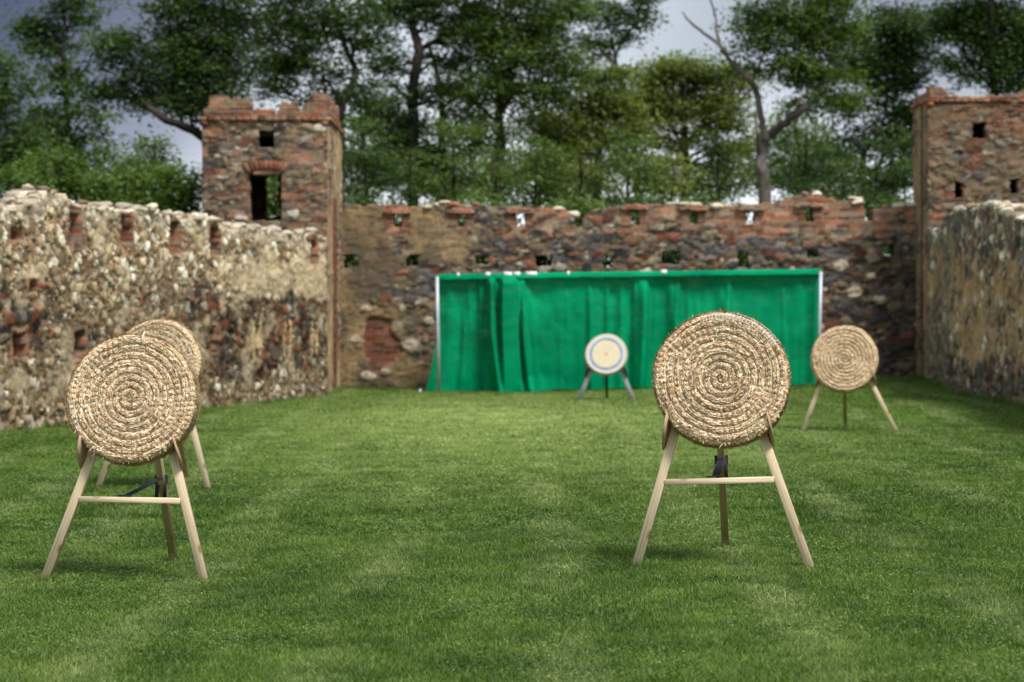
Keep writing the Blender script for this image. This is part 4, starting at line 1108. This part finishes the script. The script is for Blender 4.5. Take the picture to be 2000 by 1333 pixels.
# one white tie on the front left boss
mb = MB(); tube(mb, [(.055, -.094, .345), (.06, -.092, .385), (.061, -.06, .418)], [.004] * 3, 5); mb.build('tie', M['twine'], D2)

def painted_target():
    root = empty('painted_target'); Rr, th = .335, .14
    nt = 160; t = np.arange(nt) / nt * 2 * np.pi
    def ring(r0, r1, y, bump, cA, cB, name, seed):
        nr = max(3, int((r1 - r0) / .006)); rr = np.linspace(r0, r1, nr + 1); RR, TT = np.meshgrid(rr, t, indexing='ij')
        wob = 1 + .012 * np.sin(TT * 2 + 1) + .01 * np.sin(3 * TT + seed) * (RR > .2)
        ph = RR / .03; f = ph - np.floor(ph)
        Y = y - bump * np.sqrt(np.clip(1 - (2 * f - 1) ** 2, 0, 1)) + .006 * (fbm(TT * 4, RR * 60, 1) - .5)
        V = np.stack([RR * wob * np.cos(TT), Y, RR * wob * np.sin(TT)], -1).reshape(-1, 3)
        n = fbm(TT * 6 + seed, RR * 20, 2)[..., None]; C = (np.asarray(cA) * (1 - n) + np.asarray(cB) * n).reshape(-1, 3)
        i = np.arange(nr)[:, None] * nt; j = np.arange(nt)[None, :]; j2 = (j + 1) % nt
        Q = np.stack([i + j, i + j2, i + nt + j2, i + nt + j], -1).reshape(-1, 4)
        T = []
        if r0 < .002: pass
        return mesh_np(name, V, [Q], M['straw'], root, C, True)
    ring(.0015, .035, -th / 2 - .012, .004, lin((204, 158, 128)), lin((224, 196, 156)), 'bullseye', 1)
    ring(.035, .235, -th / 2 - .010, .006, lin((208, 194, 164)), lin((222, 210, 184)), 'face', 2)
    ring(.235, .275, -th / 2 - .008, .006, lin((112, 130, 164)), lin((164, 174, 190)), 'blue_ring', 3)
    ring(.275, Rr, -th / 2 - .004, .006, lin((196, 196, 196)), lin((214, 206, 190)), 'white_ring', 4)
    mb = MB(); k = np.linspace(0, 1, 16); prof_ = [(Rr + .018 * math.sin(math.pi * q) + .006 * math.sin(q * 19), -th / 2 + q * th) for q in k] + [(Rr * .5, th / 2 + .004), (.002, th / 2 + .004)]
    V = []; C = []
    rg = np.random.default_rng(3)
    for r_, y_ in prof_:
        w = 1 + .012 * np.sin(t * 2 + 1) + .01 * np.sin(3 * t + 4)
        V.append(np.stack([r_ * w * np.cos(t), t * 0 + y_, r_ * w * np.sin(t)], -1)); C.append(lin((188, 172, 148)) * rg.uniform(.8, 1.1, (nt, 1)))
    V = np.concatenate(V); i = np.arange(len(prof_) - 1)[:, None] * nt; j = np.arange(nt)[None, :]; j2 = (j + 1) % nt
    mesh_np('rim', V, [np.stack([i + j, i + j2, i + nt + j2, i + nt + j], -1).reshape(-1, 4)], M['straw'], root, np.concatenate(C), True)
    return root
D5 = painted_target(); place_disc(D5, S5, .765, 12, .10)
tag(D5, 'small round target with cream face and blue ring in front of the green curtain', 'archery target', 'round straw archery targets on wooden stands')

# ------------------------------------------------------------------ trees
def leaves(rg, cen, size, flat=.55, asp=2.0):
    n = len(cen)
    nrm = rg.normal(0, 1, (n, 3)); nrm[:, 2] = np.abs(nrm[:, 2]) + flat * 2; nrm /= np.linalg.norm(nrm, axis=1, keepdims=True)
    a = rg.normal(0, 1, (n, 3)); a -= nrm * (a * nrm).sum(1, keepdims=True); a /= np.linalg.norm(a, axis=1, keepdims=True)
    b = np.cross(nrm, a)
    s = size[:, None]
    droop = np.array([0, 0, -1.0]) * s * rg.uniform(0, .25, (n, 1))
    V = np.stack([cen - a * s * .5, cen + b * s * .5 / asp, cen + a * s * .5 + droop, cen - b * s * .5 / asp], 1).reshape(-1, 3)
    k = np.arange(n)[:, None] * 4
    return V, k + np.array([[0, 1, 2, 3]])

def tree(name, seed, depth, limbs, lobes, leafmat, bark, label, cat='tree', group=None, clump=.55, per=150, lsize=.115, dspread=1.4, flat=.34, stems='trunk', crown='crown', twigs=True, dens=.85):
    """limbs: polylines [(px,py,radius m)...] (the first starts at the ground); lobes: (cx,cy,rx,ry,clumps) in photo px at this depth"""
    rg = np.random.default_rng(seed); root = empty(name)
    sc_ = depth / F; sk = []; mb = MB()
    rs = .76 if bark is M['bark'] else .84
    for li, lm in enumerate(limbs):
        pts = []
        for q, (px, py, r_) in enumerate(lm):
            yj = 0 if (li == 0 and q < 2) else rg.normal(0, .18) * min(q, 3)
            p = P(px, py, depth); p[1] += yj; pts.append(p)
        if li == 0:
            g = float(ground(pts[0][0], depth)) - .1; pts[0] = np.array([pts[0][0], depth, g])
        pp, rr = smooth_path(pts, [q[2] * rs for q in lm], 6)
        jit = rg.normal(0, 1, pp.shape) * (rr[:, None] * .16); jit[0] = 0; pp = pp + jit
        tube(mb, pp, rr, 9, None, True); sk.append(np.concatenate([pp, rr[:, None]], 1))
    sk = np.concatenate(sk)
    cens = []
    for (cx, cy, rx, ry, n) in lobes:
        for _ in range(max(3, int(n * dens))):
            v = rg.normal(0, 1, 3); v /= np.linalg.norm(v); v *= rg.uniform(.25, 1) ** .5
            p = P(cx + v[0] * rx, cy + v[2] * ry, depth); p[1] += v[1] * min(max(rx, ry) * sc_, dspread) ; cens.append(p)
    cens = np.array(cens)
    LV = []; 
    for c in cens:
        R_ = clump * rg.uniform(.55, 1.25); m = int(per * rg.uniform(.5, 1.3) * (R_ / clump) ** 1.5)
        o = rg.normal(0, 1, (m, 3)) * np.array([R_, R_, R_ * flat]) * .62
        an = rg.uniform(-.35, .35); o[:, 2] += o[:, 0] * an
        LV.append(c + o)
        if twigs:
            d = np.linalg.norm(sk[:, :3] - c, axis=1) + np.where(sk[:, 2] > c[2], .8, 0)
            k = int(np.argmin(d)); s = sk[k, :3]
            if np.linalg.norm(c - s) > .15:
                mid = (s + c) / 2 + rg.normal(0, .12, 3) + np.array([0, 0, .12]); r0 = min(sk[k, 3] * .7, .05)
                tube(mb, [s, mid, c], [r0, r0 * .6, .008], 4, None, False)
                sk = np.concatenate([sk, [[*mid, r0 * .6], [*c, .012]]])
    LV = np.concatenate(LV)
    V, Q = leaves(rg, LV, lsize * rg.uniform(.55, 1.3, len(LV)), asp=1.9)
    mb.build(stems, bark, root, smooth=True)
    mesh_np(crown, V, [Q], leafmat, root)
    b = P(limbs[0][0][0], 0, depth)
    rebase(root, (float(b[0]), depth, float(ground(b[0], depth))))
    return tag(root, label, cat, group)

G1 = 'trees behind the ruined walls'
BK, BG = M['bark'], M['bark_grey']
LD, LM_, LO, LBR = M['leaf_dark'], M['leaf_mid'], M['leaf_olive'], M['leaf_bright']
tree('tree', 1, 50, [[(-30, 600, .16), (-25, 380, .13), (-10, 250, .09), (10, 130, .04)], [(-25, 360, .07), (40, 270, .04), (70, 220, .02)]],
     [(0, 170, 55, 70, 26), (-20, 260, 80, 90, 36), (30, 300, 60, 70, 26), (20, 120, 30, 30, 7), (-90, 200, 70, 120, 26)], LD, BK, 'dark dense tree cut by the left edge, its crown sloping down to the right', group=G1)
tree('tree', 2, 54, [[(118, 600, .16), (124, 330, .13), (130, 220, .10), (128, 120, .07), (130, 20, .04), (140, -60, .02)], [(130, 190, .05), (165, 140, .03), (185, 110, .015)], [(128, 110, .04), (80, 75, .025), (40, 48, .012)], [(130, 60, .04), (160, 10, .03), (185, -30, .02)], [(126, 230, .04), (170, 215, .02), (215, 300, .01)]],
     [(130, 40, 36, 55, 17), (65, 62, 42, 22, 12), (95, 95, 34, 24, 10), (120, 160, 45, 50, 16), (130, 240, 90, 50, 34), (80, 300, 90, 60, 40), (170, 300, 60, 60, 24), (180, 10, 30, 40, 4), (150, -70, 60, 50, 20)], LD, BK, 'slender tall tree with thin open top against dark sky at left', group=G1, clump=.42, per=120, lsize=.13)
tree('tree', 3, 51, [[(425, 600, .22), (415, 330, .18), (395, 268, .14), (330, 235, .10), (275, 195, .07), (235, 165, .04)], [(400, 285, .10), (430, 160, .08), (440, 60, .05), (430, -40, .03)], [(290, 208, .04), (250, 120, .025), (225, 80, .012)], [(380, 258, .05), (350, 160, .035), (330, 60, .015)], [(430, 160, .05), (520, 100, .03), (560, 40, .02)]],
     [(235, 95, 50, 42, 27), (215, 175, 48, 26, 15), (270, 175, 60, 42, 26), (345, 110, 60, 70, 48), (355, 30, 58, 46, 30), (420, 130, 80, 70, 56), (430, 20, 80, 60, 44), (340, 200, 50, 28, 16), (400, 200, 50, 34, 22), (420, -90, 130, 60, 44)], LD, BK, 'spreading dark tree with a crooked limb arching left of the brick tower', group=G1, clump=.5)
tree('tree', 4, 53, [[(655, 600, .2), (664, 300, .16), (668, 215, .13), (695, 150, .10), (672, 90, .08), (650, 20, .06), (640, -60, .03)], [(672, 220, .06), (640, 160, .04), (590, 120, .025)], [(690, 150, .05), (720, 200, .03), (745, 230, .02)], [(655, 40, .05), (600, 20, .03), (540, -10, .015)]],
     [(560, 80, 75, 65, 48), (600, 20, 90, 50, 44), (540, 150, 60, 40, 26), (640, 150, 40, 40, 10), (700, 60, 50, 60, 28), (620, 190, 40, 16, 8), (720, 190, 36, 34, 12), (600, -80, 140, 60, 50)], LD, BK, 'dark tree with an S-bent trunk rising behind the right corner of the brick tower', group=G1, clump=.5)
tree('tree', 5, 56, [[(806, 600, .2), (808, 260, .17), (806, 190, .16), (818, 110, .15), (806, 40, .12), (800, -60, .08)], [(818, 100, .09), (860, 75, .08), (905, 45, .06), (950, -10, .04)], [(806, 50, .06), (760, 20, .04), (720, -30, .02)], [(815, 120, .05), (770, 135, .03), (730, 150, .015)]],
     [(770, 20, 70, 40, 30), (840, 10, 70, 40, 28), (920, 50, 60, 50, 34), (750, 140, 45, 24, 12), (745, 90, 40, 30, 10), (880, 110, 40, 24, 12), (970, 20, 60, 40, 24), (740, 195, 50, 40, 16), (775, 245, 50, 34, 14), (850, 190, 50, 30, 12), (830, -80, 160, 50, 60)], LD, BK, 'tall dark tree with a thick straight trunk right of the brick tower', group=G1, clump=.46)
tree('tree', 6, 58, [[(868, 600, .15), (864, 300, .12), (862, 200, .10), (850, 130, .07), (838, 95, .04)], [(862, 220, .05), (900, 165, .04), (935, 150, .02)]],
     [(900, 220, 60, 50, 26), (820, 280, 60, 50, 28), (870, 330, 70, 50, 34), (760, 260, 50, 50, 22), (905, 150, 40, 30, 12), (740, 330, 60, 50, 28)], LM_, BK, 'thinner dark tree just right of the thick straight trunk above the wall', group=G1)
tree('tree', 7, 55, [[(968, 600, .2), (970, 380, .17), (978, 300, .15), (975, 220, .13), (990, 160, .10), (1010, 90, .07), (1050, 30, .04)], [(978, 220, .09), (1020, 170, .07), (1085, 158, .05), (1130, 140, .03), (1160, 118, .02)], [(970, 240, .06), (920, 190, .05), (890, 175, .03)], [(1000, 130, .05), (1060, 70, .035), (1085, 20, .02), (1110, -10, .01)]],
     [(1000, 110, 70, 50, 42), (1070, 90, 50, 50, 28), (960, 180, 60, 36, 28), (1040, 185, 70, 32, 26), (1090, 130, 44, 32, 18), (1060, 20, 55, 32, 20), (1110, 20, 40, 28, 12), (1125, 140, 30, 16, 8), (950, 60, 60, 50, 26), (1000, -60, 120, 50, 44), (930, 260, 60, 40, 20)], LM_, BK, 'broad locust tree in the middle with a long limb stretching right above the wall', group=G1, clump=.48)
tree('tree', 8, 60, [[(1260, 600, .14), (1240, 300, .11), (1210, 160, .08), (1180, 115, .05), (1150, 118, .03), (1128, 122, .015)], [(1210, 150, .05), (1195, 80, .035), (1185, 30, .02)], [(1200, 110, .04), (1230, 60, .03), (1270, 20, .015)]],
     [(1160, 95, 30, 22, 11), (1185, 30, 42, 26, 15), (1225, 40, 40, 26, 12), (1275, 12, 32, 20, 10), (1200, 75, 26, 20, 6), (1145, 80, 22, 14, 5), (1240, -50, 80, 40, 22)], LD, BK, 'sparse tree with dark leafy sprays standing against the pale sky in the middle', group=G1, clump=.40, per=110, lsize=.13)
tree('tree', 9, 57, [[(1160, 600, .18), (1165, 380, .15), (1170, 280, .12), (1175, 200, .07), (1180, 150, .03)], [(1170, 300, .06), (1120, 220, .04), (1090, 180, .02)], [(1170, 280, .06), (1220, 210, .03)]],
     [(1160, 190, 60, 48, 48), (1110, 250, 60, 50, 40), (1210, 240, 55, 55, 40), (1150, 310, 80, 50, 40), (1190, 150, 30, 20, 9), (1060, 260, 50, 50, 26), (1090, 330, 60, 40, 22)], LO, BK, 'rounded yellowish green tree above the wall behind the green curtain', group=G1, clump=.44)
tree('tree', 10, 59, [[(1345, 600, .18), (1340, 380, .15), (1335, 280, .12), (1330, 190, .07), (1330, 140, .03)], [(1338, 290, .06), (1280, 200, .04), (1260, 160, .02)], [(1338, 280, .06), (1400, 220, .03)]],
     [(1330, 140, 80, 34, 40), (1280, 180, 60, 55, 48), (1390, 180, 60, 60, 46), (1330, 240, 90, 60, 60), (1420, 270, 50, 60, 24), (1260, 290, 60, 50, 26), (1245, 200, 45, 50, 26), (1440, 190, 36, 60, 16), (1400, 340, 60, 40, 18), (1310, 350, 70, 36, 20)], LO, BK, 'largest rounded olive green tree, left of the pale forked trunk', group=G1, clump=.48)
tree('tree', 11, 52, [[(1500, 600, .21), (1495, 395, .17), (1486, 320, .155), (1498, 272, .15), (1520, 250, .115), (1556, 222, .10), (1592, 186, .085), (1612, 140, .07), (1640, 70, .05), (1662, -10, .03)], [(1497, 275, .10), (1486, 230, .085), (1478, 180, .08), (1460, 155, .075), (1425, 120, .06), (1408, 95, .055), (1375, 62, .04), (1345, 40, .028), (1335, 20, .018)], [(1412, 100, .045), (1398, 60, .035), (1404, 30, .028), (1388, -15, .02)], [(1482, 300, .05), (1475, 262, .04), (1477, 225, .025)], [(1470, 170, .03), (1440, 200, .02), (1385, 230, .012)], [(1470, 160, .04), (1500, 80, .03), (1510, 0, .02)]],
     [(1520, 60, 60, 50, 28), (1570, 30, 60, 50, 30), (1600, 110, 55, 60, 30), (1550, 130, 50, 40, 22), (1640, 40, 40, 50, 20), (1470, 30, 40, 30, 10), (1600, 200, 50, 40, 12), (1450, 120, 30, 30, 6), (1560, -60, 130, 45, 40), (1640, 170, 40, 40, 10)], LM_, BG, 'tree with pale grey forked trunk, its left limb bare and dead', group=G1, clump=.46)
tree('tree', 12, 62, [[(1570, 600, .15), (1568, 380, .12), (1560, 300, .09), (1555, 220, .05)], [(1566, 330, .05), (1620, 270, .03)]],
     [(1560, 260, 70, 50, 34), (1530, 330, 70, 50, 36), (1610, 310, 60, 50, 24), (1460, 320, 50, 60, 22), (1580, 380, 70, 30, 16), (1400, 375, 70, 28, 8), (1660, 370, 50, 30, 8)], LM_, BK, 'mid green tree low behind the pale forked trunk', group=G1)
tree('tree', 13, 56, [[(1700, 600, .12), (1698, 400, .09), (1694, 340, .08), (1665, 295, .06), (1650, 270, .03)], [(1697, 380, .06), (1740, 250, .06), (1750, 140, .05), (1740, 60, .03), (1735, -20, .02)], [(1742, 230, .04), (1700, 160, .03), (1690, 100, .015)]],
     [(1730, 60, 60, 50, 40), (1720, 140, 55, 50, 36), (1770, 120, 50, 60, 36), (1760, 220, 60, 50, 36), (1740, 310, 50, 60, 24), (1672, 110, 40, 60, 22), (1665, 210, 45, 36, 14), (1690, 270, 40, 40, 12), (1780, 40, 40, 40, 18), (1660, 330, 40, 40, 12), (1730, 380, 60, 30, 20), (1800, 300, 40, 80, 20), (1740, -50, 80, 30, 22)], LD, BK, 'dark tree with a bent thin trunk between the forked tree and the right turret', group=G1, clump=.45)
tree('tree', 14, 54, [[(1960, 600, .2), (1955, 300, .16), (1945, 180, .13), (1930, 80, .09), (1920, -20, .05)], [(1945, 180, .06), (1890, 120, .04), (1860, 60, .02)], [(1940, 120, .06), (1985, 60, .04)]],
     [(1900, 40, 60, 45, 44), (1960, 60, 60, 60, 56), (1950, 140, 60, 50, 40), (1870, 140, 26, 22, 7), (1860, 40, 40, 36, 20), (2020, 120, 60, 80, 40), (1940, -60, 120, 50, 50), (1900, 100, 36, 26, 12)], LD, BK, 'very dark dense tree rising behind the right turret', group=G1, clump=.45)
tree('tree', 15, 64, [[(720, 600, .16), (716, 380, .13), (712, 280, .08), (705, 200, .04)]],
     [(705, 270, 50, 60, 22), (760, 320, 70, 50, 30), (700, 340, 50, 50, 20), (820, 350, 70, 40, 24), (900, 360, 70, 36, 24), (980, 340, 70, 50, 26)], LM_, BK, 'pale hazy green tree low behind the wall beside the brick tower', group=G1)
tree('tree', 16, 66, [[(1050, 600, .16), (1050, 380, .13), (1052, 300, .08)]],
     [(1040, 350, 80, 45, 34), (1130, 370, 70, 36, 26), (1220, 370, 70, 36, 22), (960, 300, 60, 50, 16)], LM_, BK, 'far green tree just above the middle of the back wall, partly hidden', group=G1)
tree('tree', 17, 52, [[(440, 600, .12), (450, 420, .1), (540, 330, .06), (560, 260, .03)]],
     [(530, 300, 50, 60, 20), (560, 380, 60, 40, 20), (470, 360, 60, 50, 20)], LD, BK, 'dark tree seen through the doorway of the brick tower', group=G1)
# a far wood behind everything, one mass
# lower, nearer young trees that close the view between the tall trunks
GY = 'young trees behind the back wall'
for k, (px, top, rx, n, d, mat, lab) in enumerate((
        (712, 235, 52, 30, 49.5, LD, 'young dark tree touching the right corner of the brick tower'),
        (800, 290, 56, 26, 50.5, LM_, 'young tree filling the gap under the thick straight trunk'),
        (885, 250, 54, 30, 49.8, LM_, 'young dark tree between the thick straight trunk and the middle of the wall'),
        (965, 300, 50, 22, 51.5, LM_, 'young mid green tree above the second loophole left of the wall notch'),
        (1045, 270, 56, 28, 50.2, LM_, 'young dark tree just left of the wall notch'),
        (1130, 310, 56, 24, 51.0, LO, 'young yellowish tree directly above the wall notch'),
        (1225, 255, 56, 28, 50.0, LM_, 'young mid green tree right of the wall notch'),
        (1310, 310, 52, 22, 51.2, LO, 'young olive tree under the largest rounded olive tree'),
        (1400, 270, 46, 22, 53.5, LM_, 'young mid green tree left of the pale forked trunk'),
        (1570, 265, 48, 28, 50.6, LD, 'young dark tree just right of the pale forked trunk'),
        (1645, 310, 44, 20, 51.5, LM_, 'young tree above the highest hump of the back wall'),
        (1742, 260, 48, 28, 50.2, LD, 'young dark tree against the left side of the right turret'))):
    h_ = 400 - top
    tree('tree', 120 + k, d, [[(px + 4, 600, .06), (px, 430, .05), (px + 3, top + h_ * .5, .035), (px - 4, top, .012)], [(px, 400, .03), (px - rx * .7, top + h_ * .5, .012)], [(px, 390, .03), (px + rx * .7, top + h_ * .4, .012)]],
         [(px, top + h_ * .55, rx, h_ * .62, n), (px + 12, top + h_ * .3, rx * .7, h_ * .35, n // 4), (px, 402, rx * 1.2, 16, n // 4)], mat, BK, lab, 'tree', GY, clump=.36, per=95, lsize=.10, dspread=1.2, flat=.30, dens=.8)
# undergrowth right behind the back wall, seen through its loopholes
for k, (px, py, rx, ry, n, mat, lab) in enumerate((
        (545, 400, 40, 50, 40, LM_, 'undergrowth bush standing right behind the open doorway of the brick tower'),
        (700, 442, 68, 54, 44, LD, 'dark undergrowth bush seen through the loopholes nearest the brick tower'),
        (825, 452, 68, 49, 44, LD, 'dark undergrowth bush seen through loopholes above the left end of the curtain'),
        (940, 447, 68, 54, 40, LM_, 'undergrowth bush seen through the second and third upper loopholes'),
        (1075, 472, 68, 40, 40, LD, 'low undergrowth bush seen through the wide lower loophole left of the wall notch'),
        (1132, 440, 52, 52, 40, LM_, 'undergrowth bush filling the gap right behind the wall notch'),
        (1270, 442, 68, 54, 47, LD, 'dark undergrowth bush seen through the largest lower loophole'),
        (1385, 442, 58, 50, 40, LM_, 'undergrowth bush seen left of the pale forked trunk base'),
        (1480, 487, 58, 34, 30, LD, 'low dark undergrowth bush at the pale forked trunk base'),
        (1590, 437, 64, 54, 44, LD, 'dark undergrowth bush behind the highest hump of the back wall'),
        (1720, 437, 68, 54, 47, LD, 'dark undergrowth bush seen through the loophole nearest the right turret'))):
    tree('bush', 70 + k, 47.5 + .4 * (k % 3), [[(px, 600, .05), (px + 3, py + 60, .04), (px, py, .02)], [(px, py + 60, .03), (px - rx * .5, py, .01)], [(px, py + 60, .03), (px + rx * .5, py - 8, .01)]],
         [(px, py, rx, ry, n), (px, py + 70, rx * 1.1, 40, n)], mat, BK, lab, 'bush', 'bushes behind the back wall', clump=.34, per=80, lsize=.12, dspread=.7, flat=.6, dens=1.0, stems='stem', crown='foliage')
# bushes behind the left wall
GB = 'bushes behind the left wall'
for k, (px, py, rx, ry, n, d, mat, lab) in enumerate((
        (30, 360, 55, 40, 26, 40, LBR, 'bright green bush above the left wall at the left edge'),
        (110, 345, 50, 45, 26, 41, LBR, 'bright green leafy bush behind the highest point of the left wall'),
        (195, 372, 50, 36, 24, 42, LBR, 'bright bush behind the second brick slot of the left wall'),
        (270, 360, 55, 50, 34, 44.5, LM_, 'mid green bush in the dip of sky left of the brick tower'),
        (345, 365, 46, 48, 30, 43.5, LBR, 'green bush touching the left side of the brick tower'),
        (225, 325, 40, 36, 14, 46, LM_, 'upright green shrub with loose top behind the left wall bushes'),
        (300, 300, 40, 40, 12, 47, LM_, 'thin shrub with wispy stems below the crooked limb'))):
    tree('bush', 40 + k, d, [[(px, 600, .05), (px + 3, py + 30, .04), (px, py, .02), (px + 4, py - ry * .8, .008)], [(px, py + 40, .03), (px - rx * .5, py, .01)], [(px, py + 40, .03), (px + rx * .5, py - 8, .01)]],
         [(px, py, rx, ry, n), (px, py + 50, rx * 1.1, ry * 1.2, n)], mat, BK, lab, 'bush', GB, clump=.30, per=90, lsize=.11, dspread=.8, flat=.6, stems='stem', crown='foliage')

# ------------------------------------------------------------------ light, sky, camera
SUN_EL, SUN_AZ = 57.0, 38.0       # azimuth: right of straight behind the camera
w = bpy.data.worlds.new('World'); scene.world = w; w.use_nodes = True
nt = w.node_tree; nt.nodes.clear()
wo = nt.nodes.new('ShaderNodeOutputWorld'); bg = nt.nodes.new('ShaderNodeBackground')
sky = nt.nodes.new('ShaderNodeTexSky'); sky.sky_type = 'NISHITA'; sky.sun_disc = False
sky.sun_elevation = R(SUN_EL); sky.sun_rotation = R(180 - SUN_AZ); sky.air_density = 1.2; sky.dust_density = 2.5; sky.ozone_density = 2.0
tc = nt.nodes.new('ShaderNodeTexCoord')
mp = nt.nodes.new('ShaderNodeMapping'); mp.inputs['Scale'].default_value = (1.6, 1.6, 4.0); mp.inputs['Location'].default_value = (.3, .1, .2)
nt.links.new(tc.outputs['Generated'], mp.inputs[0])
cn = noise(nt, 1.7, 5, mp.outputs[0], .5)
cloud = ramp(nt, cn, [(.30, (7.2, 8.0, 9.2)), (.52, (9.0, 9.8, 10.8)), (.70, (10.6, 11.2, 11.8))])
# heavy blue-grey rain cloud low on either side of a pale break in the north
sx = nt.nodes.new('ShaderNodeSeparateXYZ'); nt.links.new(tc.outputs['Generated'], sx.inputs[0])
wob = nt.nodes.new('ShaderNodeMath'); wob.operation = 'MULTIPLY_ADD'; wob.inputs[1].default_value = .16; nt.links.new(noise(nt, 5, 4, tc.outputs['Generated']), wob.inputs[0]); nt.links.new(sx.outputs[0], wob.inputs[2])
off = nt.nodes.new('ShaderNodeMath'); off.operation = 'MULTIPLY_ADD'; off.inputs[1].default_value = 1.0; off.inputs[2].default_value = .42; nt.links.new(wob.outputs[0], off.inputs[0])
band = ramp(nt, off.outputs[0], [(.10, (.0,) * 3), (.26, (1,) * 3), (.34, (.85,) * 3), (.455, (.08,) * 3), (.56, (0,) * 3), (.62, (.25,) * 3), (.68, (.6,) * 3), (.9, (0,) * 3)])
low = ramp(nt, sx.outputs[2], [(.0, (.55,) * 3), (.06, (.8,) * 3), (.13, (1,) * 3), (.30, (.9,) * 3), (.5, (0,) * 3)])
fy = ramp(nt, sx.outputs[1], [(.0, (0,) * 3), (.3, (1,) * 3)])
storm = mixc(nt, 1.0, mixc(nt, 1.0, band, low, 'MULTIPLY'), fy, 'MULTIPLY')
cov = ramp(nt, cn, [(.28, (.75,) * 3), (.6, (.95,) * 3)])
glow = ramp(nt, sx.outputs[2], [(.0, (1.9, 1.85, 1.75)), (.05, (1.75, 1.7, 1.62)), (.105, (1.0,) * 3)])     # thin bright cloud low on the horizon
skyc = mixc(nt, 1.0, mixc(nt, storm, mixc(nt, cov, sky.outputs[0], cloud), (.75, 1.0, 2.0)), glow, 'MULTIPLY')
nt.links.new(skyc, bg.inputs[0]); bg.inputs[1].default_value = .064
nt.links.new(bg.outputs[0], wo.inputs[0])
sl = bpy.data.lights.new('sun', 'SUN'); sl.energy = 3.6; sl.angle = R(17); sl.color = (1, .97, .92)
so = bpy.data.objects.new('sun', sl); col.objects.link(so)
az = R(SUN_AZ); el = R(SUN_EL)
d = Vector((math.sin(az) * math.cos(el), -math.cos(az) * math.cos(el), math.sin(el)))
so.rotation_euler = d.to_track_quat('Z', 'Y').to_euler()

cam = bpy.data.cameras.new('camera'); co = bpy.data.objects.new('camera', cam); col.objects.link(co)
co.location = (0, 0, ZC); co.rotation_euler = (R(90), 0, 0)
cam.sensor_width = 36; cam.lens = F / 2000 * 36; cam.shift_y = (HY - 666.5) / 2000
cam.clip_start = .1; cam.clip_end = 3000
cam.dof.use_dof = True; cam.dof.focus_distance = 14.3; cam.dof.aperture_fstop = 2.8; cam.dof.aperture_blades = 9
scene.camera = co
vs = scene.view_settings; vs.view_transform = 'Standard'; vs.look = 'None'; vs.exposure = 0.45; vs.gamma = 1
scene.render.engine = 'CYCLES'
cy = scene.cycles; cy.use_denoising = True; cy.max_bounces = 6; cy.transparent_max_bounces = 4; cy.diffuse_bounces = 3; cy.glossy_bounces = 2
try: cy.denoising_prefilter = 'ACCURATE'
except Exception: pass
